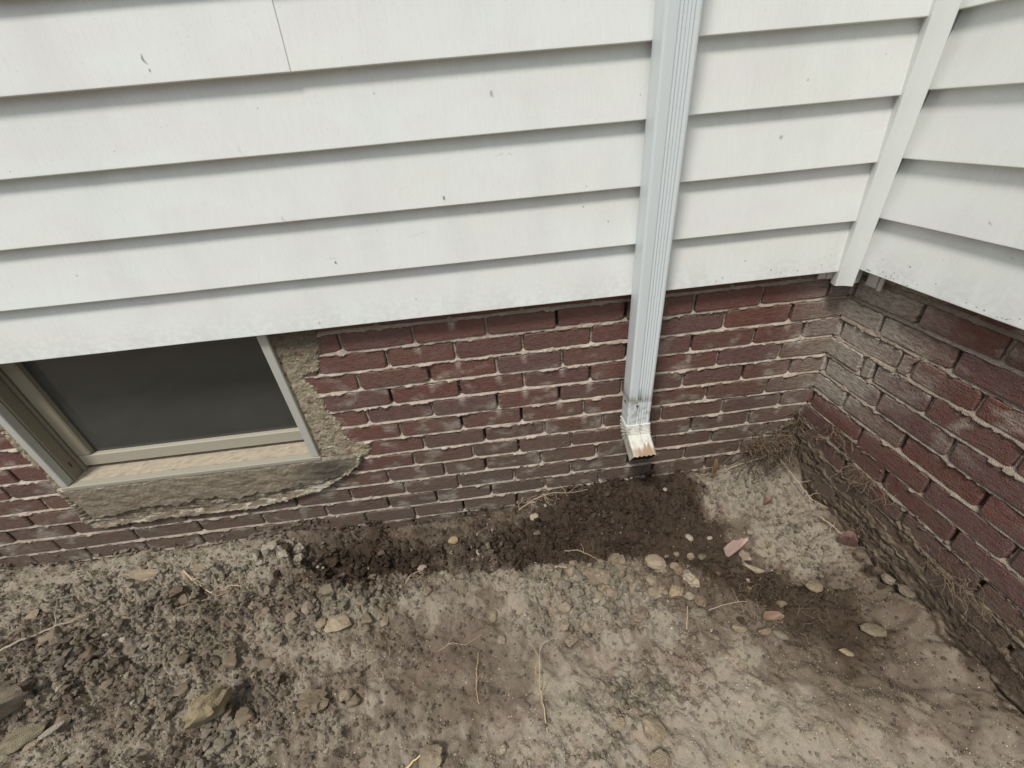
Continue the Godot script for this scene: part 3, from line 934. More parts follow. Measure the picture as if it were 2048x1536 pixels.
func build_siding():
	var marks := [[-1.720, 1.452, 0.004, -0.016, 0.0018, 0.8], [-1.716, 1.428, 0.0, -0.004, 0.001, 0.7], [-1.605, 1.288, 0.010, -0.022, 0.0008, 0.35], [-1.567, 1.140, 0.006, -0.014, 0.0014, 0.25],
		[-1.60, 1.128, 0.012, -0.006, 0.0008, 0.25], [-1.181, 1.148, 0.0012, -0.009, 0.0017, 0.9], [-1.478, 1.022, 0.001, -0.006, 0.0015, 0.9], [-1.045, 1.345, 0.002, -0.012, 0.0035, 0.12],
		[-1.50, 1.03, 0.03, 0.0, 0.0025, 0.05], [-0.84, 1.092, 0.002, -0.003, 0.0009, 0.5], [-0.775, 1.052, 0.001, -0.004, 0.0009, 0.5], [-1.05, 1.22, 0.02, 0.004, 0.0007, 0.3], [-0.80, 1.235, 0.0, -0.03, 0.0004, 0.4],
		[-1.02, 1.225, 0.012, -0.006, 0.0007, 0.3], [-0.27, 0.855, 0.0, 0.012, 0.0007, 0.5], [-0.30, 0.872, 0.002, 0.002, 0.0012, 0.5], [-0.46, 0.853, 0.001, 0.01, 0.0009, 0.6], [-0.44, 0.866, 0.0, 0.002, 0.001, 0.5],
		[-0.22, 0.86, 0.001, 0.006, 0.0008, 0.5], [-0.15, 0.87, 0.0, 0.004, 0.0009, 0.4], [-0.38, 0.905, 0.001, 0.002, 0.0009, 0.4], [-1.57, 0.863, 0.001, 0.002, 0.001, 0.5], [-1.3, 0.90, 0.001, 0.002, 0.0008, 0.4],
		[-2.1, 1.05, 0.001, 0.003, 0.0009, 0.3], [-0.36, 1.20, 0.002, 0.004, 0.004, 0.06], [-0.33, 1.31, 0.001, 0.003, 0.0008, 0.35], [-1.3, 1.06, 0.06, 0.01, 0.003, 0.04]]
	for i in 16: marks.append([rng.randf_range(-3.2, -0.12), rng.randf_range(0.85, 1.5), rng.randf_range(-0.002, 0.002), rng.randf_range(-0.004, 0.002), rng.randf_range(0.0003, 0.0008), rng.randf_range(0.1, 0.3)])
	var y := 0.0967 + J0
	var rect := [-3.7, 0.0, 0.8, 1.7]
	var m := mat(0.55, 0.4, false)
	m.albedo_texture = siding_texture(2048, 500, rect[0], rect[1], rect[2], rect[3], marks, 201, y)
	var w := thing("siding_wall", "wide white lap siding of the main wall behind the downspout", "siding", Vector3.ZERO)
	build_core(w, [[Vector3(-4.2, 0.87, -0.25), Vector3(0.0, 3.3, 0.004)]], M.core, "sheathing")
	for i in 17:
		var yy := y + LAP * i
		if i == 4:
			put(siding_panel(-4.2, -1.449, yy, 0.0354, false, m, rect, 0.0022), "siding_panel", w)
			put(siding_panel(-1.47, -0.075, yy, 0.0354, false, m, rect), "siding_panel", w)
		else:
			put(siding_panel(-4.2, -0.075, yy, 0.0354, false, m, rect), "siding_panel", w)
	var marks2 := []
	for i in 26:
		var t := rng.randf()
		marks2.append([0.07 + 0.38 * t * t, 0.856 + 0.045 * rng.randf() * rng.randf(), rng.randf_range(-0.006, 0.006), rng.randf_range(-0.002, 0.003), rng.randf_range(0.0003, 0.0009), rng.randf_range(0.3, 0.9)])
	marks2.append_array([[0.30, 1.03, 0.008, -0.006, 0.0012, 0.3], [0.36, 0.97, 0.01, 0.0, 0.0006, 0.25], [0.38, 1.0, 0.006, 0.004, 0.0006, 0.25]])
	var y2 := 0.1021 + J0
	var rect2 := [0.0, 1.65, 0.8, 1.7]
	var m2 := mat(0.55, 0.4, false)
	m2.albedo_texture = siding_texture(1024, 560, rect2[0], rect2[1], rect2[2], rect2[3], marks2, 231, y2)
	var w2 := thing("siding_wall", "white lap siding of the side wall at right, specked along its bottom edge", "siding", Vector3.ZERO)
	build_core(w2, [[Vector3(-0.013, 0.875, 0.0045), Vector3(0.25, 3.3, 1.62)]], M.core, "sheathing")
	for i in 17:
		put(siding_panel(0.0385, 1.62, y2 + LAP * i, 0.0447, true, m2, rect2), "siding_panel", w2)

func build_corner_trim():
	var t := thing("corner_trim", "narrow white corner strip leaning up between the two siding walls", "trim", Vector3(0, 0.8, 0))
	var white := lin(222, 225, 220)
	var v := PackedVector3Array()
	# a shallow channel across the corner: x, z
	var prof := [Vector2(-0.090, 0.016), Vector2(-0.0995, 0.0425), Vector2(-0.0985, 0.0465), Vector2(-0.0955, 0.0482), Vector2(-0.090, 0.0478), Vector2(-0.078, 0.0495), Vector2(-0.066, 0.0540), Vector2(-0.0605, 0.0585), Vector2(-0.0575, 0.0605), Vector2(-0.0545, 0.0590), Vector2(-0.0535, 0.0370), Vector2(-0.0165, 0.0350)]
	var back := [Vector2(-0.0165, 0.025), Vector2(-0.060, 0.016)]
	var rings := []
	for y in [0.010, 0.012, 0.4, 0.9, 1.6, 2.5]:
		var r := PackedVector3Array()
		var wob: float = 0.0015 * sin(y * 5.0)
		for p in prof: r.append(Vector3(p.x + wob, y + (0.010 * (p.x + 0.1) * -4.0 if y < 0.02 else 0.0), p.y))
		for p in back: r.append(Vector3(p.x + wob, y, p.y))
		r.reverse()
		rings.append(r)
	loft(v, rings, true, true)
	put(soup_mesh(v, M.metal_white, 40.0, fill(v.size(), white)), "strip", t)
	# the nailing channels that show under the siding
	for b in [[Vector3(-0.135, 0.024, 0.012), Vector3(-0.112, 0.10, 0.0185)], [Vector3(-0.109, 0.022, 0.012), Vector3(-0.070, 0.10, 0.0185)], [Vector3(-0.0260, 0.012, 0.066), Vector3(-0.0195, 0.10, 0.100)], [Vector3(-0.0260, 0.008, 0.104), Vector3(-0.0195, 0.10, 0.116)]]:
		var c := PackedVector3Array()
		box_soup(c, b[0], b[1], 0.001)
		put(soup_mesh(c, M.metal_white, 30.0, fill(c.size(), lin(196, 190, 182))), "nailing_channel", t)

# ---------------------------------------------------------------- window

func frame_box(parent: Node, called: String, lo: Vector3, hi: Vector3, c: Color, bevel := 0.002):
	var v := PackedVector3Array()
	box_soup(v, lo, hi, bevel)
	var col := PackedColorArray()
	for p in v:
		var l := 1.0 + 0.10 * n_mid.get_noise_3d(p.x, p.y, p.z)
		col.append(Color(c.r * l, c.g * l, c.b * l))
	return put(soup_mesh(v, M.frame, 30.0, col), called, parent)

func build_window():
	var w := thing("basement_window", "small dark basement window with beige frame half under the siding", "window", Vector3(-2.16, 0.366, 0))
	var cx := -2.16
	var by := 0.366
	var x0: float = OPEN[0] - cx
	var x1: float = OPEN[1] - cx
	var top := 0.54
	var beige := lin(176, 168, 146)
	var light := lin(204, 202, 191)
	# outer flange: two uprights and the bottom strip
	frame_box(w, "frame_strip", Vector3(x0, 0.016, -0.014), Vector3(x0 + 0.024, top, 0.012), light)
	frame_box(w, "frame_strip", Vector3(x1 - 0.026, 0.016, -0.014), Vector3(x1, top, 0.013), light)
	frame_box(w, "frame_strip", Vector3(x0, 0.0, -0.016), Vector3(x1 + 0.004, 0.0155, 0.015), lin(178, 172, 154))
	# jambs run back from the flange to the sash, in two steps
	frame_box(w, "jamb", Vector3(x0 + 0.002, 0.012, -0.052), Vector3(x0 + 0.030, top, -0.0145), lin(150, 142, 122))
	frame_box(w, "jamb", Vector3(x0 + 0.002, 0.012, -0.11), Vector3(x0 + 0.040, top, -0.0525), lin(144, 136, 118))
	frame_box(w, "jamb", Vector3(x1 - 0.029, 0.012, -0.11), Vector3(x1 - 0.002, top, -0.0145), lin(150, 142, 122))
	frame_box(w, "latch_slot", Vector3(x0 + 0.0302, 0.062, -0.036), Vector3(x0 + 0.0312, 0.082, -0.032), lin(60, 52, 46), 0.0)
	# dusty sill sloping outwards
	var v := PackedVector3Array()
	var col := PackedColorArray()
	var n := 60
	var nz := 10
	for i in n:
		for k in nz:
			var c := []
			for q in [[i, k + 1], [i + 1, k + 1], [i + 1, k], [i, k]]:
				var px: float = x0 + 0.02 + (x1 - x0 - 0.04) * q[0] / n
				var pz: float = -0.085 + 0.073 * q[1] / nz
				var f := n_fine.get_noise_2d(px * 0.7, pz * 0.9)
				c.append(Vector3(px, 0.027 - 0.011 * q[1] / nz + 0.0024 * f + 0.0014 * n_mid.get_noise_2d(px * 3.0, pz * 3.0), pz))
			quad(v, c[0], c[3], c[2], c[1])
			# winding: make it face up
	for t in v.size() / 3:
		if (v[t * 3 + 1] - v[t * 3]).cross(v[t * 3 + 2] - v[t * 3]).y < 0:
			var tmp := v[t * 3 + 1]
			v[t * 3 + 1] = v[t * 3 + 2]
			v[t * 3 + 2] = tmp
	for p in v:
		var g := n_mid.get_noise_2d(p.x * 4.0, p.z * 4.0)
		var c := lin(206, 191, 170).lerp(lin(146, 130, 112), clampf(0.05 + 0.5 * g + 0.55 * n_fine.get_noise_2d(p.x, p.z), 0, 1))
		col.append(c)
	put(soup_mesh(v, M.concrete, 60.0, col), "sill", w)
	# sash
	var s := Node3D.new()
	s.name = "sash"
	w.add_child(s)
	frame_box(s, "bottom_rail", Vector3(x0 + 0.041, 0.038, -0.092), Vector3(x1 - 0.0295, 0.083, -0.060), lin(188, 181, 163), 0.003)
	frame_box(s, "stile", Vector3(x0 + 0.041, 0.0835, -0.092), Vector3(x0 + 0.086, top, -0.0585), lin(172, 163, 142), 0.004)
	frame_box(s, "stile", Vector3(x1 - 0.050, 0.0835, -0.092), Vector3(x1 - 0.0295, top, -0.062), lin(172, 163, 142), 0.003)
	var g := PackedVector3Array()
	var gc := PackedColorArray()
	var gx0: float = x0 + 0.08
	var gx1: float = x1 - 0.046
	for i in 70:
		for k in 44:
			var c := []
			for q in [[i, k], [i + 1, k], [i + 1, k + 1], [i, k + 1]]:
				c.append(Vector3(lerpf(gx0, gx1, q[0] / 70.0), lerpf(0.08, top, q[1] / 44.0), -0.077))
			quad(g, c[0], c[1], c[2], c[3])
	for p in g:      # dust and smudges on the glass, thickest towards the rail
		var e := 0.42 + 0.30 * sm(0.30, 0.08, p.y + 0.05 * n_mid.get_noise_2d(p.x * 0.4, p.y * 0.8)) + 0.16 * n_mid.get_noise_2d(p.x * 0.5, p.y * 1.2) + 0.10 * n_fine.get_noise_2d(p.x * 0.4, p.y * 0.4)
		e -= 0.35 * sm(0.022, 0.008, Vector2(p.x + 0.03, p.y - 0.125).length() + 0.01 * n_fine.get_noise_2d(p.x, p.y))
		gc.append(Color(1, 1, 1, clampf(e, 0.1, 0.85)))
	var gm := StandardMaterial3D.new()
	gm.transparency = BaseMaterial3D.TRANSPARENCY_ALPHA
	gm.albedo_color = Color(0.27, 0.27, 0.255, 1.0)
	gm.vertex_color_use_as_albedo = true
	gm.roughness = 0.1
	gm.metallic_specular = 0.55
	put(soup_mesh(g, gm, 20.0, gc), "pane", s)
	# the dim room behind the pane
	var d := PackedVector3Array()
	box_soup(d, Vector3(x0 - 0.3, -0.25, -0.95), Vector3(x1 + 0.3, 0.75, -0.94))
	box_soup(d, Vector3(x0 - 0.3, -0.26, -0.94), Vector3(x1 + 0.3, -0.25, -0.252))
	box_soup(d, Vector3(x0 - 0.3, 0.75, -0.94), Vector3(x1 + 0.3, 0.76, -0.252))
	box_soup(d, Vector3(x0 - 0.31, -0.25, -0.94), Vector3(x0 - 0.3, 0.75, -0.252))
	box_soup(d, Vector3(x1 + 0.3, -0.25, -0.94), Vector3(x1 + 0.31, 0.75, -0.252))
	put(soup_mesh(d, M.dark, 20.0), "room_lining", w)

# ---------------------------------------------------------------- downspout

func spout_profile() -> PackedVector2Array:      # across (x) and out (z), clockwise from above, round the pipe
	var p := PackedVector2Array()
	var w := 0.0375
	var d := 0.030
	var n := 44
	for i in n + 1:      # front, from right to left (x falls)
		var s := i / float(n)
		var x := w - 0.005 - (2.0 * w - 0.010) * s
		var rib := 0.0
		var a := (0.62 - s) / 0.62
		if s < 0.66 and s > 0.06: rib = -0.0019 * (1.0 - cos((s - 0.06) / 0.60 * TAU * 5.0))
		p.append(Vector2(x, d + rib))
	for q in [Vector2(-w + 0.0015, d - 0.0015), Vector2(-w, d - 0.005), Vector2(-w + 0.0012, 0.010), Vector2(-w + 0.0012, -0.010), Vector2(-w, -d + 0.005), Vector2(-w + 0.005, -d), Vector2(w - 0.005, -d), Vector2(w, -d + 0.005), Vector2(w - 0.0012, -0.010), Vector2(w - 0.0012, 0.010), Vector2(w, d - 0.005), Vector2(w - 0.0015, d - 0.0015)]:
		p.append(q)
	return p

func build_downspout():
	var t := thing("downspout", "white ribbed metal downspout ending in a peeling flared elbow above the soil", "downspout", Vector3(-0.666, 0.3, 0.067))
	var prof := spout_profile()
	var paint := lin(214, 220, 221)
	# straight pipe
	var rings := []
	for y in [0.208, 0.214, 0.222, 0.24, 0.27, 0.5, 0.8, 1.2, 1.8, 2.6, 2.95]:
		var r := PackedVector3Array()
		var k := 1.0 if y > 0.23 else 1.012
		for p in prof: r.append(Vector3(p.x * k, y, p.y * k))
		rings.append(r)
	var v := PackedVector3Array()
	loft(v, rings, true, false)
	var col := PackedColorArray()
	for p in v:
		var c := paint
		var stain := sm(0.26, 0.205, p.y + 0.02 * n_fine.get_noise_2d(p.x * 0.8, p.y * 0.3))
		c = c.lerp(lin(112, 104, 92), 0.95 * stain * clampf(0.8 + 1.2 * n_fine.get_noise_2d(p.x * 0.7, 2.0), 0.1, 1))
		col.append(c)
	put(soup_mesh(v, M.metal_white, 50.0, col), "pipe", t)
	# elbow: straight collar, crimped bend, short outlet
	rings = []
	var stages := []
	var y := 0.218
	while y > 0.126:
		stages.append([Vector2(y, 0.0), 0.0, 0.0])
		y -= 0.004
	var bend := deg_to_rad(57.0)
	var radius := 0.066
	var nb := 64
	for i in nb + 1:
		var a := bend * i / nb
		stages.append([Vector2(0.124 - radius * sin(a), radius * (1.0 - cos(a))), a, 0.5 - 0.5 * cos(TAU * 7.0 * i / nb)])
	var last: Vector2 = stages[-1][0]
	var along := Vector2(-cos(bend), sin(bend))
	for i in 14:
		stages.append([last + along * 0.005 * (i + 1), bend, 0.0])
	v = PackedVector3Array()
	var ns := stages.size()
	for i in ns:
		var st = stages[ns - 1 - i]
		var c: Vector2 = st[0]
		var nrm := Vector2(sin(st[1]), cos(st[1]))       # (up, out) across the pipe
		var dirv := Vector2(-cos(st[1]), sin(st[1]))
		var r := PackedVector3Array()
		var puff: float = 1.0 + 0.10 * pow(st[2], 0.7)
		var outlet := clampf((ns - 1 - i - (ns - 15)) / 14.0, 0.0, 1.0)
		for p in prof:
			var rib_flat := p.y
			if ns - 1 - i > 20 and p.y > 0.026 and absf(p.x) < 0.033: rib_flat = lerpf(p.y, 0.030, clampf((ns - 1 - i - 20) / 8.0, 0, 1))
			var o := (1.015 - 0.01 * outlet) * puff
			var up_lip := sm(-0.03, 0.03, p.y) * 0.002 * outlet      # the cut end slants: the upper lip reaches farther
			var lip := 0.0016 * sin(p.x * 420.0) * (1.0 if i == 0 else 0.0)
			var q := c + nrm * rib_flat * o + dirv * (up_lip + lip)
			r.append(Vector3(p.x * o + 0.002 * outlet, q.x, q.y))
		rings.append(r)
	loft(v, rings, true, false)
	var inner := PackedVector3Array()
	var inner_rings := []
	for i in 34:
		var r := PackedVector3Array()
		for q in rings[i]:
			var mid := Vector3.ZERO
			for o in rings[i]: mid += o
			mid /= rings[i].size()
			r.append(mid + (q - mid) * 0.965)
		inner_rings.append(r)
	loft(inner, inner_rings, true, false)
	put(soup_mesh(inner, M.screw_dirt, 60.0, fill(inner.size(), lin(62, 55, 48))), "inside_grime", t)
	col = PackedColorArray()
	for p in v:
		var c := paint.lerp(lin(208, 206, 196), sm(0.15, 0.10, p.y))
		var g := n_fine.get_noise_2d(p.x * 0.9, p.y * 0.25 + p.z * 0.25)
		var m2 := n_mid.get_noise_2d(p.x * 3.0, p.z * 1.0)
		# bare brown metal where the paint has come off the outlet, in tongues
		var down := sm(0.055, 0.115, p.z + 0.03 * g + 0.02 * n_fine.get_noise_2d(p.x * 1.3 + 4.0, 1.0)) if p.y < 0.08 else 0.0
		var mid := sm(0.032, 0.018, absf(p.x - 0.006))
		c = c.lerp(lin(146, 112, 84), clampf(sm(0.45, 0.55, down * mid + 0.2 * m2) * 0.95, 0, 1))
		c = c.lerp(lin(158, 132, 104), 0.8 * sm(0.012, 0.004, absf(p.y - 0.062 - 0.004 * g)) * sm(0.02, 0.05, p.z))
		c = c.lerp(lin(120, 112, 100), 0.55 * sm(0.008, 0.0, absf(p.y - 0.214)) + 0.40 * clampf(g, 0, 1) * sm(0.12, 0.2, p.y))
		c = c.lerp(lin(132, 122, 104), 0.45 * sm(0.0, 0.5, n_fine.get_noise_2d(p.x * 0.5, p.y * 0.6 + 9.0)) * sm(0.05, 0.1, p.y))
		c = c.lerp(lin(110, 104, 90), 0.55 * sm(0.0022, 0.0008, absf(p.x - 0.004)) * sm(0.16, 0.06, p.y) * sm(0.05, 0.1, p.y))
		col.append(c)
	put(soup_mesh(v, M.metal_white, 60.0, col), "elbow", t)
	# screws at the joint
	for q in [[Vector3(-0.010, 0.200, 0.0315), Vector3(0, 0, 1)], [Vector3(-0.0395, 0.205, 0.004), Vector3(-1, 0, 0)], [Vector3(0.0395, 0.205, 0.004), Vector3(1, 0, 0)]]:
		var sv := PackedVector3Array()
		var rr := []
		for k in [[0.0, 0.0042], [0.0016, 0.0042], [0.0028, 0.003], [0.0029, 0.0012]]:
			var r := PackedVector3Array()
			for a in 8: r.append(Vector3(k[1] * cos(TAU * a / 8.0), k[0], k[1] * sin(TAU * a / 8.0)))
			rr.append(r)
		loft(sv, rr, true, true)
		var b := Basis(Quaternion(Vector3(0, 1, 0), q[1]))
		for i in sv.size(): sv[i] = b * sv[i] + q[0]
		put(soup_mesh(sv, M.screw, 30.0, fill(sv.size(), lin(96, 84, 72))), "screw", t)

# ---------------------------------------------------------------- stones, clods, leaves, roots

func rock_mesh(seed_: int, size: Vector3, rough: float, cut: float, c: Color, m: Material, freq := 1.6, sub := 3) -> ArrayMesh:
	var v := PackedVector3Array()
	for f in [[Vector3.RIGHT, Vector3.UP, Vector3.BACK], [Vector3.BACK, Vector3.UP, Vector3.LEFT], [Vector3.LEFT, Vector3.UP, Vector3.FORWARD], [Vector3.FORWARD, Vector3.UP, Vector3.RIGHT],
			[Vector3.BACK, Vector3.DOWN, Vector3.RIGHT], [Vector3.LEFT, Vector3.DOWN, Vector3.BACK], [Vector3.FORWARD, Vector3.DOWN, Vector3.LEFT], [Vector3.RIGHT, Vector3.DOWN, Vector3.FORWARD]]:
		var n := 1 << sub
		for i in n:
			for j in n - i:
				var p := func(a, b): return (f[0] * (n - a - b) + f[1] * a + f[2] * b).normalized()
				v.append_array([p.call(i, j), p.call(i, j + 1), p.call(i + 1, j)])
				if i + j < n - 1: v.append_array([p.call(i + 1, j), p.call(i, j + 1), p.call(i + 1, j + 1)])
	var nz := noise(seed_, freq, 3)
	var r2 := RandomNumberGenerator.new()
	r2.seed = seed_
	var planes := []
	for i in int(cut * 9.0):
		planes.append([Vector3(r2.randfn(), r2.randfn(), r2.randfn()).normalized(), r2.randf_range(0.55, 0.85)])
	var col := PackedColorArray()
	for i in v.size():
		var d := v[i]
		var q := d * (1.0 + rough * nz.get_noise_3d(d.x, d.y, d.z) + 0.05 * nz.get_noise_3d(d.x * 4.0, d.y * 4.0 + 7.0, d.z * 4.0))
		for pl in planes:
			var o: float = q.dot(pl[0]) - pl[1]
			if o > 0: q -= pl[0] * o
		var l := 1.0 + 0.45 * nz.get_noise_3d(d.x * 2.5 + 9.0, d.y * 2.5, d.z * 2.5)
		col.append(Color(c.r * l, c.g * l, c.b * l))
		v[i] = q * size * 0.5
	for t in v.size() / 3:       # keep faces outward
		if (v[t * 3 + 1] - v[t * 3]).cross(v[t * 3 + 2] - v[t * 3]).dot(v[t * 3] + v[t * 3 + 1] + v[t * 3 + 2]) < 0:
			var tmp := v[t * 3 + 1]
			v[t * 3 + 1] = v[t * 3 + 2]
			v[t * 3 + 2] = tmp
			var tc := col[t * 3 + 1]
			col[t * 3 + 1] = col[t * 3 + 2]
			col[t * 3 + 2] = tc
	return soup_mesh(v, m, 38.0, col)

func stone(called: String, category: String, label: String, x: float, z: float, size: Vector3, turn: float, c: Color, rough := 0.35, cut := 0.4, lift := 0.25, tilt := 0.0, m: Material = null, group := ""):
	c = c.lerp(lin(176, 160, 138), 0.35)
	var o := put(rock_mesh(hash(label) % 100000 + int(x * 1000), size, rough, cut, c, M.stone if m == null else m), called)
	o.position = Vector3(x, maxf(ground_height(x, z, false) + 0.006, ground_height(x, z)) + size.y * (lift + 0.12), z)
	o.rotation = Vector3(tilt, turn, tilt * 0.6)
	tag(o, label, category, group)
	return o

func build_stones():
	var tan := lin(170, 154, 128)
	var yellow := lin(160, 144, 110)
	var grey := lin(132, 126, 112)
	var olive := lin(130, 122, 98)
	var pale := lin(196, 184, 164)
	var white := lin(222, 208, 192)
	var brown := lin(124, 102, 82)
	stone("rock", "rock", "large lumpy yellowish rock, alone in the left foreground soil", -1.950, 0.592, Vector3(0.10, 0.085, 0.068), 0.75, yellow, 0.40, 0.25, 0.4)
	stone("rock", "rock", "flat pale tan rock with square corners, half buried on the left soil ridge", -1.668, 0.405, Vector3(0.088, 0.04, 0.06), 0.2, lin(184, 166, 138), 0.25, 0.9, 0.2, 0.15)
	stone("stone", "stone", "round tan stone touching the left end of the flat square-cornered rock", -1.728, 0.392, Vector3(0.036, 0.026, 0.03), 0.2, tan, 0.2, 0.1)
	stone("stone", "stone", "smooth grey oval stone just below the large yellowish rock", -1.92, 0.655, Vector3(0.045, 0.03, 0.036), -0.2, grey, 0.15, 0.1)
	stone("rock", "rock", "big dark grey rock cut off by the left edge, bottom left corner", -2.565, 0.515, Vector3(0.17, 0.09, 0.10), 0.3, lin(112, 102, 92), 0.4, 0.4, 0.3)
	stone("stone", "stone", "flat greenish grey slab stone below the big dark rock at the left edge", -2.47, 0.58, Vector3(0.11, 0.03, 0.06), 0.5, olive, 0.3, 0.6, 0.25)
	stone("pebble", "pebble", "long thin pale pebble lying slanted in the bottom left soil", -2.385, 0.575, Vector3(0.055, 0.014, 0.018), 0.7, lin(188, 180, 166), 0.15, 0.1, 0.4)
	stone("pebble", "pebble", "small tan pebble between the slab stone and the long thin pale pebble", -2.43, 0.595, Vector3(0.034, 0.016, 0.02), 0.6, tan, 0.2, 0.2, 0.35)
	stone("stone", "stone", "blunt grey-green stone on top of the left ridge beside the dark pit", -1.722, 0.305, Vector3(0.055, 0.045, 0.045), 0.4, lin(132, 126, 108), 0.35, 0.7, 0.35)
	stone("stone", "stone", "small grey-green stone leaning under the blunt one on the left ridge", -1.708, 0.342, Vector3(0.042, 0.035, 0.034), 1.1, lin(134, 128, 108), 0.35, 0.8, 0.35)
	stone("stone", "stone", "yellowish three-sided stone in the dark soil midway along the brick wall", -1.335, 0.115, Vector3(0.042, 0.034, 0.034), 0.3, lin(196, 172, 128), 0.25, 1.0, 0.4)
	stone("pebble", "pebble", "smooth pale pink pebble standing in the dark pit below the yellowish stone", -1.455, 0.185, Vector3(0.036, 0.030, 0.024), 0.1, lin(208, 186, 170), 0.15, 0.2, 0.4)
	stone("pebble", "pebble", "tiny white curved chip right of the yellowish three-sided stone", -1.25, 0.155, Vector3(0.012, 0.012, 0.026), 0.4, white, 0.3, 0.5, 0.4)
	stone("stone", "stone", "cream pitted stone in dark mud close to the wall left of the downspout", -1.025, 0.075, Vector3(0.034, 0.026, 0.030), 0.5, lin(208, 186, 162), 0.4, 0.5, 0.4)
	stone("pebble", "pebble", "small dark brown pebble below the cream pitted stone", -1.020, 0.118, Vector3(0.028, 0.018, 0.02), 0.1, lin(88, 76, 64), 0.25, 0.2, 0.4)
	stone("stone", "stone", "smooth egg-shaped pale stone at the edge of the dark soil below the downspout", -0.668, 0.352, Vector3(0.066, 0.042, 0.050), -0.5, lin(186, 166, 142), 0.12, 0.05, 0.35)
	stone("stone", "stone", "tall white knobbly stone, uppermost of the cluster right of the egg-shaped stone", -0.585, 0.418, Vector3(0.038, 0.040, 0.062), 0.4, lin(204, 188, 164), 0.45, 0.5, 0.4)
	stone("stone", "stone", "beige angular stone, left in the cluster below the egg-shaped stone", -0.645, 0.453, Vector3(0.044, 0.036, 0.042), 0.2, lin(178, 154, 122), 0.35, 0.7, 0.4)
	stone("stone", "stone", "small reddish brown stone above the beige angular one", -0.618, 0.402, Vector3(0.030, 0.026, 0.026), 0.4, lin(140, 112, 90), 0.3, 0.4, 0.45)
	stone("stone", "stone", "round brown stone at the lower end of the white knobbly stone", -0.575, 0.475, Vector3(0.042, 0.032, 0.036), 0.9, brown, 0.25, 0.2, 0.35)
	stone("stone", "stone", "flat grey stone, lowest of the cluster below the egg-shaped stone", -0.598, 0.508, Vector3(0.050, 0.020, 0.028), -0.2, grey, 0.2, 0.4, 0.4)
	stone("pebble", "pebble", "white pebble on dark soil right of the downspout mouth, largest of three there", -0.492, 0.235, Vector3(0.022, 0.020, 0.030), 0.3, lin(206, 194, 180), 0.25, 0.4, 0.4)
	stone("pebble", "pebble", "small oval white pebble, middle of three on the dark soil at right", -0.425, 0.25, Vector3(0.020, 0.013, 0.014), 0.1, lin(204, 194, 180), 0.15, 0.1, 0.4)
	stone("pebble", "pebble", "pale grey pebble, rightmost of three on the dark soil at right", -0.297, 0.27, Vector3(0.026, 0.018, 0.020), 0.1, lin(170, 158, 142), 0.15, 0.1, 0.4)
	stone("pebble", "pebble", "dull cream pebble above the white knobbly stone", -0.518, 0.302, Vector3(0.026, 0.022, 0.022), 0.1, lin(176, 158, 136), 0.4, 0.4, 0.4)
	stone("pebble", "pebble", "grey pebble next to the dull cream pebble above the stone cluster", -0.478, 0.308, Vector3(0.026, 0.020, 0.022), 0.3, lin(128, 114, 98), 0.4, 0.4, 0.4)
	stone("stone_fragment", "stone", "long pale yellow stone fragment pointing down right beside the pink torn leaf", -0.352, 0.392, Vector3(0.072, 0.022, 0.026), -0.65, lin(184, 168, 140), 0.3, 0.8, 0.4)
	stone("stone_fragment", "stone", "pinkish white chunk between the torn leaf and the pale yellow fragment", -0.362, 0.345, Vector3(0.036, 0.032, 0.04), 0.2, lin(192, 166, 148), 0.5, 0.6, 0.4)
	stone("stone", "stone", "long pale stone with sloping sides half sunk in the bottom centre soil", -0.835, 0.76, Vector3(0.082, 0.036, 0.042), -0.55, lin(178, 160, 134), 0.3, 0.8, 0.25)
	stone("stone", "stone", "pale wedge-shaped stone at the bottom edge below the long sunken one", -0.845, 0.825, Vector3(0.05, 0.034, 0.04), 0.5, tan, 0.35, 0.8, 0.25)
	stone("stone", "stone", "olive flat oval stone lying flat between the dark soil and the side wall", -0.15, 0.614, Vector3(0.062, 0.018, 0.036), -0.35, olive, 0.15, 0.1, 0.35)
	stone("stone", "stone", "round grey stone at the foot of the side wall, upper of two", -0.028, 0.505, Vector3(0.034, 0.026, 0.034), 0.2, lin(140, 130, 116), 0.2, 0.2, 0.4)
	stone("stone", "stone", "grey stone at the foot of the side wall, lower of two", -0.02, 0.55, Vector3(0.03, 0.02, 0.04), 0.2, lin(122, 112, 98), 0.25, 0.3, 0.4)
	stone("stone_fragment", "stone", "thin yellow chip in the brown soil below the olive oval stone", -0.256, 0.652, Vector3(0.038, 0.010, 0.016), -0.7, lin(174, 157, 124), 0.3, 0.8, 0.5)
	stone("stone", "stone", "dusty yellowish round stone in the middle of the right-hand soil slope", -0.214, 0.473, Vector3(0.048, 0.026, 0.036), -0.2, lin(154, 140, 112), 0.15, 0.1, 0.3)
	stone("stone", "stone", "tan block-shaped stone, left of three in a row below the root on the right", -0.505, 0.562, Vector3(0.040, 0.022, 0.024), -0.3, lin(172, 152, 126), 0.2, 0.6, 0.35)
	stone("stone", "stone", "brown rounded stone, middle of three in a row below the orange leaf", -0.438, 0.578, Vector3(0.038, 0.024, 0.026), -0.1, lin(142, 120, 98), 0.2, 0.2, 0.35)
	stone("stone", "stone", "greenish slim stone, right of three in a row below the orange leaf", -0.400, 0.592, Vector3(0.04, 0.018, 0.022), -0.6, lin(136, 130, 110), 0.2, 0.2, 0.35)
	stone("rock", "rock", "squarish tan rock sunk at the bottom edge right of the dry grass blade", -1.375, 0.745, Vector3(0.070, 0.036, 0.055), 0.1, lin(164, 148, 124), 0.3, 0.8, 0.15)
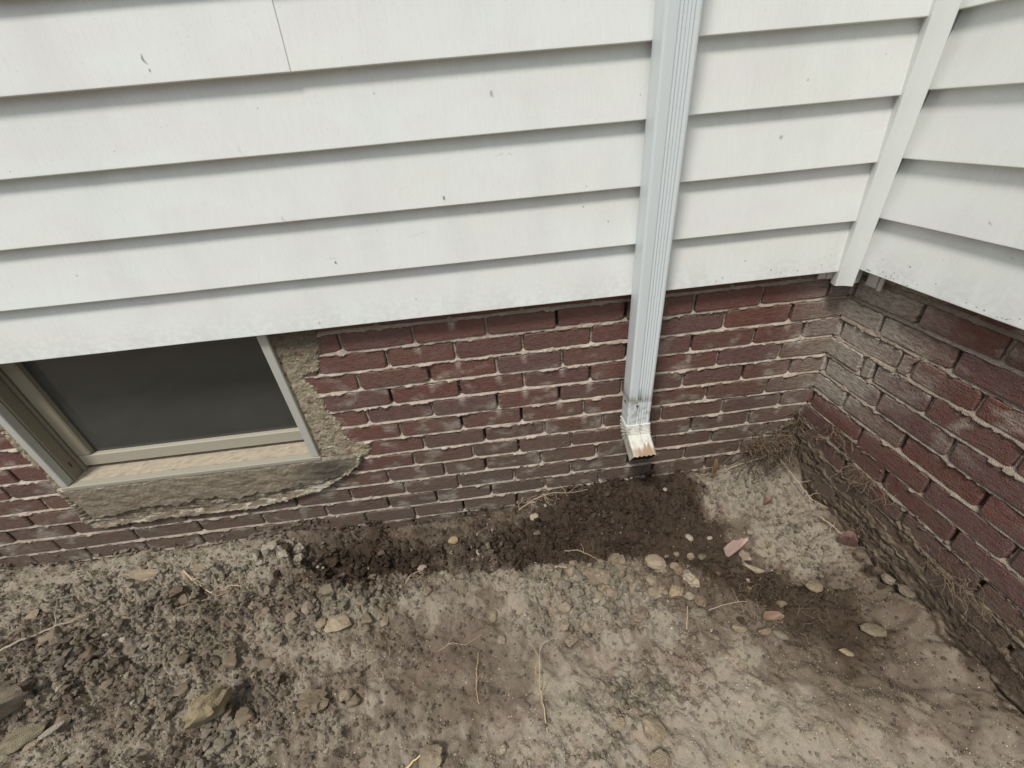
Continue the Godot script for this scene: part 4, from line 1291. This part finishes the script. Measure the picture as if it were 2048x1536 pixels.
	stone("pebble", "pebble", "small cream pebble at the bottom edge in the centre soil", -1.2, 0.74, Vector3(0.022, 0.020, 0.024), 0.3, lin(196, 180, 156), 0.35, 0.6, 0.4)
	stone("pebble", "pebble", "tan pebble by itself left of the long sunken stone at bottom", -0.905, 0.737, Vector3(0.024, 0.018, 0.024), 0.9, lin(178, 160, 132), 0.3, 0.5, 0.4)
	stone("stone_flake", "stone", "large jagged tan flake standing on edge near the wall below the window", -2.455, 0.115, Vector3(0.10, 0.05, 0.022), 0.25, lin(186, 166, 142), 0.5, 0.8, 0.3, -0.5)
	stone("stone_flake", "stone", "rounded tan flake lying near the wall right of the large jagged flake", -2.268, 0.10, Vector3(0.054, 0.016, 0.04), 0.0, lin(188, 168, 144), 0.25, 0.4, 0.4)
	stone("stone_flake", "stone", "flat triangular tan flake in the pinkish soil at the far left", -2.755, 0.22, Vector3(0.056, 0.012, 0.05), 0.4, lin(182, 162, 138), 0.25, 0.9, 0.4, 0.2)
	stone("stone_flake", "stone", "thin slanted pale flake on the left soil above the grey band", -2.56, 0.245, Vector3(0.046, 0.012, 0.022), 0.3, lin(168, 152, 132), 0.3, 0.6, 0.5)
	stone("clod", "clod", "knobbly tan soil lump left of the thin stem in the lower centre", -1.685, 0.602, Vector3(0.066, 0.044, 0.05), 0.2, lin(160, 142, 118), 0.9, 0.2, 0.3, 0.0, M.clod)
	stone("stone", "stone", "small three-cornered tan stone right of the knobbly soil lump", -1.605, 0.590, Vector3(0.038, 0.026, 0.032), 0.6, lin(168, 150, 126), 0.25, 0.9, 0.35)
	stone("clod", "clod", "broad pale clod crowning the crumbly ridge left of the egg-shaped stone", -0.868, 0.385, Vector3(0.078, 0.045, 0.055), -0.15, lin(186, 168, 144), 0.6, 0.6, 0.35, 0.0, M.clod)
	stone("clod", "clod", "pale flat clod lying loose in front of the crumbly ridge", -0.978, 0.522, Vector3(0.046, 0.022, 0.032), 0.3, lin(190, 172, 148), 0.5, 0.6, 0.4, 0.0, M.clod)
	# broken pale mortar heaped by the wall at the left end of the dark pit
	for q in [[-1.90, 0.098, 0.05, "tall upright pale mortar slab at the edge of the dark pit", 0.062], [-1.885, 0.135, 0.038, "pale mortar lump leaning on the foot of the upright mortar slab", 0.05], [-1.925, 0.142, 0.04, "white mortar piece left of the upright mortar slab", 0.04],
			[-1.99, 0.10, 0.055, "broad crumbly pale mortar chunk, largest in the rubble by the wall", 0.032], [-2.045, 0.115, 0.044, "crumbly mortar chunk at the left end of the rubble by the wall", 0.026], [-1.955, 0.058, 0.05, "flat white mortar slice lying against the brick above the rubble", 0.016],
			[-1.965, 0.145, 0.036, "small pale mortar crumb at the front of the rubble by the wall", 0.026], [-2.01, 0.148, 0.030, "grey mortar crumb below the broad chunk in the rubble", 0.022]]:
		stone("mortar_chunk", "mortar chunk", q[3], q[0], q[1], Vector3(q[2], q[4], q[2] * 0.62), rng.randf_range(-0.6, 0.6), lin(222, 208, 188), 0.5, 0.6, 0.42, 0.0, M.clod)

func build_clods():
	# middling clods and stones lying about, alike enough that nothing tells them apart within a place
	var protos := []
	for i in 9:
		protos.append(rock_mesh(900 + i, Vector3(1, 0.72, 0.85), 0.7 if i < 6 else 0.3, 0.5, Color(1, 1, 1), null, 1.6, 2))
	var mats := []
	for c in [lin(190, 172, 148), lin(172, 154, 132), lin(148, 130, 111), lin(106, 91, 77), lin(84, 71, 60)]:
		var m: StandardMaterial3D = M.clod.duplicate()
		m.albedo_color = c.linear_to_srgb()
		mats.append(m)
	for place in [
			[-0.88, 0.39, 0.19, 0.065, 80, 0.016, 0.048, 0, "pale dry soil clod on the crumbly ridge left of the egg-shaped stone", "clods on the crumbly ridge"],
			[-1.68, 0.325, 0.17, 0.05, 44, 0.014, 0.036, 1, "tan soil clod on the ridge in front of the left dark pit", "clods on the left ridge"],
			[-2.30, 0.42, 0.42, 0.13, 76, 0.018, 0.055, 1, "greyish soil clod in the rough soil left of the ridges", "clods in the rough left soil"],
			[-1.68, 0.16, 0.16, 0.06, 34, 0.018, 0.046, 3, "dark moist soil clod in the pit against the brick wall", "moist clods in the pit"],
			[-0.76, 0.70, 0.16, 0.08, 28, 0.012, 0.028, 0, "small pale clod in the light soil at the bottom centre", "small clods at the bottom centre"],
			[-0.42, 0.46, 0.14, 0.07, 18, 0.012, 0.03, 2, "brown clod in the brown soil right of the stone cluster", "brown clods at right"],
			[-0.95, 0.15, 0.25, 0.06, 20, 0.014, 0.034, 3, "dark clod in the moist soil under the downspout", "moist clods under the downspout"]]:
		for i in place[4]:
			var x: float = place[0] + clampf(rng.randfn(), -1.7, 1.7) * place[2]
			var z: float = place[1] + clampf(rng.randfn(), -1.6, 1.6) * place[3]
			if x > -0.04 or z < 0.03: continue
			var s := lerpf(place[5], place[6], pow(rng.randf(), 2.2))
			var o := put(protos[rng.randi() % protos.size()], "soil_clod")
			o.material_override = mats[clampi(place[7] + (0 if rng.randf() < 0.65 else (rng.randi() % 3 - 1)), 0, 4)]
			o.scale = Vector3.ONE * s
			o.rotation = Vector3(rng.randf_range(-0.4, 0.4), rng.randf_range(0, TAU), rng.randf_range(-0.4, 0.4))
			o.position = Vector3(x, ground_height(x, z) + s * 0.2, z)
			tag(o, place[8], "clod", place[9])

func leaf(label: String, x: float, z: float, size: float, turn: float, tilt: float, c: Color, lobes: int, curl: float, lift := 0.006):
	var v := PackedVector3Array()
	var n := 28
	var rim := []
	for i in n:
		var a := TAU * i / n
		var r := 0.42 + 0.08 * cos(a)
		if lobes > 0: r *= 0.72 + 0.42 * absf(cos(a * lobes * 0.5))
		else: r = 0.5 / sqrt(pow(cos(a), 2) + pow(sin(a) / 0.48, 2))
		var p := Vector2(cos(a), sin(a)) * r * size
		rim.append(Vector3(p.x, curl * (p.x * p.x * 3.0 + absf(p.y) * 0.9) / size * 0.35, p.y))
	var th := Vector3(0, 0.0005, 0)
	var mid := Vector3(0, -0.02 * size, 0)
	for i in n:
		var i2 := (i + 1) % n
		v.append_array([mid + th, rim[i2] + th, rim[i] + th])
		v.append_array([mid - th, rim[i] - th, rim[i2] - th])
		quad(v, rim[i2] - th, rim[i] - th, rim[i] + th, rim[i2] + th)
	var col := PackedColorArray()
	for p in v:
		var l := 1.0 + 0.5 * n_fine.get_noise_2d(p.x * 0.8 + x, p.z * 0.8) - 0.25 * sm(0.0015, 0.0, absf(p.z))
		col.append(Color(c.r * l, c.g * l, c.b * l))
	var o := put(soup_mesh(v, M.leaf, 40.0, col), "fallen_leaf")
	o.position = Vector3(x, ground_height(x, z, false) + lift, z)
	o.rotation = Vector3(tilt, turn, 0.15)
	tag(o, label, "leaf")

func build_leaves():
	leaf("pink torn leaf standing up with pointed tips beside the pinkish chunk", -0.405, 0.322, 0.036, 1.9, 0.5, lin(176, 150, 138), 3, 0.7, 0.014)
	leaf("dull red folded leaf lying on pale soil near the side wall", -0.045, 0.378, 0.048, -0.7, 0.2, lin(150, 116, 106), 0, 0.9)
	leaf("small orange leaf standing in the brown soil right of the stone cluster", -0.412, 0.532, 0.026, 1.1, 0.7, lin(166, 138, 117), 0, 0.8, 0.012)
	leaf("curled tan leaf at the foot of the brick wall right of the downspout", -0.315, 0.035, 0.042, 0.6, 0.1, lin(196, 166, 128), 0, 1.4, 0.014)
	leaf("pinkish leaf scrap on the pale soil below the corner roots", -0.175, 0.17, 0.030, 0.2, 0.1, lin(170, 140, 124), 0, 0.5, 0.008)

func tube(v: PackedVector3Array, pts: Array, r0: float, r1: float, sides := 5):
	var rings := []
	var up := Vector3(0.3, 0.9, 0.2).normalized()
	for i in pts.size():
		var d: Vector3 = (pts[mini(i + 1, pts.size() - 1)] - pts[maxi(i - 1, 0)]).normalized()
		var a := d.cross(up).normalized()
		var b := a.cross(d).normalized()
		var r := lerpf(r0, r1, i / float(pts.size() - 1))
		var ring := PackedVector3Array()
		for k in sides: ring.append(pts[i] + (a * cos(TAU * k / sides) + b * sin(TAU * k / sides)) * r)
		rings.append(ring)
	for i in rings.size() - 1:
		for k in sides:
			var k2 := (k + 1) % sides
			quad(v, rings[i][k], rings[i][k2], rings[i + 1][k2], rings[i + 1][k])

func wander(from: Vector3, dir: Vector3, length: float, n: int, bend: float, r: RandomNumberGenerator, sag := 0.0) -> Array:
	var p := [from]
	var d := dir.normalized()
	for i in n:
		d = (d + Vector3(r.randfn(), r.randfn(), r.randfn()) * bend + Vector3(0, -sag, 0)).normalized()
		p.append(p[-1] + d * length / n)
	return p

func root_bundle(called: String, category: String, label: String, at: Vector3, spread: Vector3, count: int, length: float, radius: float, c: Color, dir: Vector3, seed_: int, keep: Callable, cling := ""):
	var r := RandomNumberGenerator.new()
	r.seed = seed_
	var v := PackedVector3Array()
	var col := PackedColorArray()
	for i in count:
		var from := Vector3(r.randfn() * spread.x, r.randfn() * spread.y, r.randfn() * spread.z)
		var d := dir + Vector3(r.randfn(), r.randfn() * 0.7, r.randfn()) * 0.8
		var pts := wander(from, d, length * r.randf_range(0.35, 1.1), 9, 0.38, r, 0.10)
		for k in pts.size(): pts[k] = keep.call(pts[k] + at) - at
		var s := v.size()
		var rr := radius * r.randf_range(0.4, 1.15)
		tube(v, pts, rr, rr * 0.45, 4)
		var l := r.randf_range(0.55, 1.25)
		for k in v.size() - s: col.append(Color(c.r * l, c.g * l, c.b * l))
	var o := put(soup_mesh(v, M.root, 60.0, col), called)
	o.position = at
	tag(o, label, category)

func twig(called: String, category: String, label: String, pts: Array, r0: float, r1: float, c: Color, twigs := 0, seed_ := 1):
	# pts: x, height over the soil, z
	var r := RandomNumberGenerator.new()
	r.seed = seed_
	var line := []
	for p in pts: line.append(Vector3(p[0], ground_height(p[0], p[2], false) + p[1], p[2]))
	var curve := Curve3D.new()
	for i in line.size():
		var t: Vector3 = (line[mini(i + 1, line.size() - 1)] - line[maxi(i - 1, 0)]) * 0.17
		curve.add_point(line[i], -t, t)
	var at: Vector3 = line[0]
	var fine := []
	for i in 25: fine.append(curve.sample_baked(curve.get_baked_length() * i / 24.0) - at + Vector3(r.randfn(), r.randfn(), r.randfn()) * r0 * 0.35)
	var v := PackedVector3Array()
	tube(v, fine, r0, r1, 6)
	for i in twigs:
		var s := 4 + r.randi() % 19
		tube(v, wander(fine[s], (fine[s + 1] - fine[s]).normalized() + Vector3(r.randfn(), absf(r.randfn()) * 0.5, r.randfn()) * 0.8, curve.get_baked_length() * r.randf_range(0.12, 0.3), 6, 0.25, r), r0 * 0.5, r1 * 0.5, 4)
	var o := put(soup_mesh(v, M.root, 60.0, fill(v.size(), c)), called)
	o.position = at
	tag(o, label, category)

func build_roots():
	var root := lin(124, 106, 90)
	var pale := lin(184, 166, 142)
	var dark := lin(80, 67, 57)
	var on_main := func(p): return Vector3(minf(p.x, -0.012), maxf(p.y, ground_height(p.x, maxf(p.z, 0.0), false) + 0.002), maxf(p.z, 0.006))
	var on_side := func(p): return Vector3(minf(p.x, -0.008), maxf(p.y, ground_height(minf(p.x, -0.01), p.z, false) + 0.002), maxf(p.z, 0.01))
	root_bundle("root_tangle", "root tangle", "thick mat of brown roots in the corner where the two brick walls meet", Vector3(-0.12, 0.20, 0.045), Vector3(0.055, 0.022, 0.025), 150, 0.15, 0.0013, root, Vector3(-0.3, -0.3, 0.5), 41, on_main)
	root_bundle("root_tangle", "root tangle", "dark fine roots under the root mat in the wall corner", Vector3(-0.13, 0.165, 0.06), Vector3(0.06, 0.02, 0.03), 110, 0.12, 0.0011, dark, Vector3(-0.2, -0.4, 0.6), 42, on_main)
	root_bundle("root_tangle", "root tangle", "few roots hanging from the corner joint above the root mat", Vector3(-0.03, 0.30, 0.02), Vector3(0.012, 0.04, 0.012), 26, 0.11, 0.0013, root, Vector3(-0.2, -1.0, 0.3), 43, on_main)
	root_bundle("root_tangle", "root tangle", "pale root bunch clinging to the side wall, nearest the corner", Vector3(-0.015, 0.27, 0.33), Vector3(0.006, 0.014, 0.035), 60, 0.075, 0.0010, lin(126, 110, 94), Vector3(-0.25, -0.5, 0.1), 44, on_side)
	root_bundle("root_tangle", "root tangle", "strand of roots along the dirty mortar line of the side wall by the corner", Vector3(-0.012, 0.335, 0.15), Vector3(0.004, 0.02, 0.05), 30, 0.10, 0.0012, root, Vector3(-0.1, -0.7, 0.8), 45, on_side)
	root_bundle("root_tangle", "root tangle", "root fringe hanging on the muddy side wall half way out", Vector3(-0.018, 0.24, 0.60), Vector3(0.006, 0.022, 0.05), 70, 0.085, 0.0009, lin(124, 106, 88), Vector3(-0.15, -0.5, 0.5), 46, on_side)
	root_bundle("root_tangle", "root tangle", "dark roots low on the side wall at the right edge", Vector3(-0.02, 0.17, 0.76), Vector3(0.008, 0.03, 0.05), 60, 0.09, 0.0009, dark, Vector3(-0.1, -0.4, 0.6), 47, on_side)
	root_bundle("root_tangle", "root tangle", "thin roots along the foot of the side wall beside the dull red leaf", Vector3(-0.03, 0.09, 0.36), Vector3(0.01, 0.02, 0.06), 40, 0.11, 0.0010, root, Vector3(-0.2, -0.3, 0.7), 48, on_side)
	root_bundle("root_tangle", "root tangle", "wispy pale roots on the wall foot left of the downspout", Vector3(-0.98, 0.055, 0.02), Vector3(0.06, 0.012, 0.008), 26, 0.09, 0.0009, pale, Vector3(0.1, -0.6, 0.6), 49, on_main)
	root_bundle("root_tangle", "root tangle", "few thin roots hanging below the broken cement coat", Vector3(-1.70, 0.20, 0.012), Vector3(0.06, 0.02, 0.004), 14, 0.08, 0.0008, root, Vector3(-0.2, -1.0, 0.2), 50, on_main)
	root_bundle("root_tangle", "root tangle", "fine root hairs on the lowest bricks below the window", Vector3(-2.35, 0.06, 0.02), Vector3(0.2, 0.015, 0.008), 30, 0.07, 0.0007, root, Vector3(0.3, -0.4, 0.5), 51, on_main)
	root_bundle("root_tangle", "root tangle", "thin dark roots on the bricks right of the downspout mouth", Vector3(-0.50, 0.15, 0.02), Vector3(0.09, 0.025, 0.008), 30, 0.09, 0.0008, dark, Vector3(0.2, -0.6, 0.4), 52, on_main)
	root_bundle("root_tangle", "root tangle", "loose brown rootlets in the dark soil left of the orange leaf", Vector3(-0.44, 0.03, 0.45), Vector3(0.06, 0.006, 0.03), 30, 0.10, 0.0008, root, Vector3(0.6, 0.1, 0.1), 53, on_main)
	root_bundle("root_tangle", "root tangle", "thin rootlets among the brown soil right of the orange leaf", Vector3(-0.29, 0.02, 0.56), Vector3(0.05, 0.006, 0.03), 26, 0.08, 0.0008, lin(128, 112, 96), Vector3(0.4, 0.1, 0.4), 54, on_main)
	root_bundle("root_tangle", "root tangle", "wiry pale rootlets on the soil below the flat square-cornered rock", Vector3(-1.63, 0.03, 0.50), Vector3(0.06, 0.006, 0.03), 22, 0.10, 0.0007, pale, Vector3(0.3, 0.2, 0.4), 55, on_main)
	twig("root", "root", "pale forked root lying on the tan soil below the window", [[-2.31, 0.012, 0.115], [-2.24, 0.012, 0.17], [-2.17, 0.010, 0.21], [-2.10, 0.014, 0.20], [-2.02, 0.006, 0.215]], 0.0032, 0.0016, lin(186, 164, 138), 4, 61)
	twig("twig", "twig", "bent brown twig below the pale forked root", [[-2.26, 0.006, 0.27], [-2.22, 0.012, 0.245], [-2.15, 0.012, 0.235], [-2.10, 0.010, 0.215], [-2.11, 0.016, 0.18]], 0.0026, 0.0014, lin(158, 136, 112), 2, 62)
	twig("stick", "stick", "straight pale grey stick slanting up from the left edge", [[-2.83, 0.010, 0.36], [-2.72, 0.012, 0.315], [-2.64, 0.014, 0.275], [-2.56, 0.010, 0.245]], 0.0045, 0.0022, lin(166, 154, 138), 1, 63)
	twig("stick", "stick", "short forked pale stick in the grey band of soil at left", [[-2.53, 0.008, 0.40], [-2.48, 0.018, 0.42], [-2.46, 0.010, 0.45], [-2.40, 0.012, 0.43]], 0.004, 0.002, lin(176, 158, 132), 2, 64)
	twig("stem", "stem", "thin dry stem lying upright in the smooth soil of the lower centre", [[-1.255, 0.004, 0.64], [-1.262, 0.010, 0.60], [-1.258, 0.012, 0.56], [-1.252, 0.010, 0.515]], 0.0017, 0.0009, lin(176, 150, 116), 2, 65)
	twig("stem", "stem", "dead pale seedling with forked top in the light soil of the lower centre", [[-1.085, 0.002, 0.73], [-1.085, 0.016, 0.69], [-1.088, 0.022, 0.63], [-1.08, 0.026, 0.57], [-1.072, 0.024, 0.53]], 0.0017, 0.0008, lin(186, 166, 134), 7, 66)
	twig("root", "root", "bent brown root sticking out of the dark soil behind the ridge", [[-0.94, 0.010, 0.20], [-0.89, 0.026, 0.22], [-0.84, 0.028, 0.26], [-0.815, 0.006, 0.30]], 0.0026, 0.0014, lin(150, 132, 112), 1, 67)
	twig("root", "root", "straight thin root across the brick foot left of the downspout", [[-1.08, 0.02, 0.045], [-1.02, 0.045, 0.03], [-0.95, 0.05, 0.022], [-0.88, 0.02, 0.03], [-0.80, 0.006, 0.03]], 0.0018, 0.001, lin(170, 150, 126), 3, 68)
	twig("root", "root", "long root running left along the wall foot from the corner mat", [[-0.14, 0.05, 0.05], [-0.22, 0.028, 0.035], [-0.30, 0.016, 0.025], [-0.36, 0.014, 0.02]], 0.0022, 0.001, pale, 3, 69)
	twig("root", "root", "long pale root reaching right from the corner mat to the side wall", [[-0.10, 0.055, 0.06], [-0.06, 0.05, 0.13], [-0.035, 0.04, 0.19], [-0.02, 0.03, 0.25]], 0.0022, 0.001, pale, 4, 70)
	twig("root", "root", "pale root climbing down the soil face left of the dull red leaf", [[-0.055, 0.03, 0.27], [-0.045, 0.03, 0.31], [-0.035, 0.02, 0.35], [-0.035, 0.008, 0.39]], 0.0024, 0.001, pale, 4, 71)
	twig("root", "root", "thin pale root in the dark soil above the orange leaf", [[-0.56, 0.012, 0.50], [-0.50, 0.014, 0.49], [-0.43, 0.016, 0.485], [-0.37, 0.008, 0.495]], 0.0015, 0.0008, lin(172, 156, 136), 4, 72)
	twig("grass_blade", "grass blade", "bent dry straw blade at the bottom edge left of the squarish rock", [[-1.50, 0.012, 0.79], [-1.44, 0.022, 0.76], [-1.395, 0.03, 0.735], [-1.36, 0.022, 0.745], [-1.34, 0.01, 0.78]], 0.0032, 0.0012, lin(206, 184, 138), 1, 73)
	twig("stem", "stem", "two pale broken stalks by the lowest flat stone of the cluster", [[-0.645, 0.004, 0.54], [-0.635, 0.02, 0.515], [-0.628, 0.035, 0.495]], 0.0014, 0.0009, lin(190, 166, 138), 1, 74)
	twig("root", "root", "thin pale rootlet on the smooth brown soil in the centre", [[-1.37, 0.004, 0.50], [-1.33, 0.008, 0.485], [-1.29, 0.007, 0.49], [-1.24, 0.005, 0.475]], 0.0012, 0.0007, lin(168, 148, 122), 4, 75)
	twig("stick", "stick", "short pale root stub on the rim of the dark pit", [[-0.985, 0.010, 0.30], [-0.955, 0.022, 0.315], [-0.935, 0.012, 0.33]], 0.0036, 0.0022, lin(176, 152, 124), 1, 76)
	twig("root", "root", "thin arched rootlet over the left rim of the dark pit", [[-1.49, 0.006, 0.29], [-1.47, 0.03, 0.27], [-1.44, 0.035, 0.255], [-1.42, 0.02, 0.245]], 0.0012, 0.0007, pale, 2, 77)

func build_crumbs():
	# the loose crumbs and grit that nobody could count: kinds 0..3 are lumps, 4 and 5 fine grit
	var protos := []
	for i in 4: protos.append(rock_mesh(700 + i, Vector3(1, 0.75, 0.85), 0.6, 0.6, Color(1, 1, 1), M.clod, 1.6, 1))
	for i in 2: protos.append(rock_mesh(720 + i, Vector3(1, 0.8, 0.85), 0.5, 0.3, Color(1, 1, 1), M.grit, 1.6, 0))
	var lists := [[], [], [], [], [], []]
	var colours := [[], [], [], [], [], []]
	for pass_ in 2:
		var wanted: int = [21000, 105000][pass_]
		var made := 0
		var tries := 0
		while made < wanted and tries < wanted * 5:
			tries += 1
			var z := rng.randf() * 1.3
			var x := -3.2 + 3.19 * rng.randf()
			var c := crumbly(x, z)
			var s := 0.0
			var k := 0
			if pass_ == 0:
				if rng.randf() > 0.13 + 0.87 * c * c: continue
				s = 0.005 + 0.026 * pow(rng.randf(), 3.0) * (0.28 + 0.72 * c * c)
				k = rng.randi() % 4
			else:
				if rng.randf() > 0.35 + 0.65 * c: continue
				s = rng.randf_range(0.0018, 0.0052)
				k = 4 + rng.randi() % 2
			var y := ground_height(x, z)
			var b := Basis.from_euler(Vector3(rng.randf() * 0.8, rng.randf() * TAU, rng.randf() * 0.8)).scaled(Vector3.ONE * s)
			lists[k].append(Transform3D(b, Vector3(x, y + s * (0.27 if pass_ == 0 else 0.22), z)))
			var col := soil_colour(x, z)
			var l := rng.randf_range(0.95, 1.35) if pass_ == 0 else rng.randf_range(0.85, 1.3)
			if rng.randf() < 0.14: col = col.lerp(lin(176, 160, 138), 0.6 if col.r > 0.11 else 0.15)
			if rng.randf() < (0.02 if col.r > 0.11 else 0.006): col = lin(200, 186, 166)
			colours[k].append(Color(col.r * l, col.g * l, col.b * l))
			made += 1
	for k in 6:
		var mm := MultiMesh.new()
		mm.transform_format = MultiMesh.TRANSFORM_3D
		mm.use_colors = true
		mm.mesh = protos[k]
		mm.instance_count = lists[k].size()
		for i in lists[k].size():
			mm.set_instance_transform(i, lists[k][i])
			mm.set_instance_color(i, colours[k][i])
		var o := MultiMeshInstance3D.new()
		o.multimesh = mm
		o.name = numbered("soil_crumbs" if k < 4 else "soil_grit")
		add_child(o, true)
		tag(o, "loose crumbs and small clods of soil scattered over the dug ground" if k < 4 else "fine grit and sandy grains lying all over the dug ground", "", "loose soil crumbs" if k < 4 else "fine soil grit", "stuff")
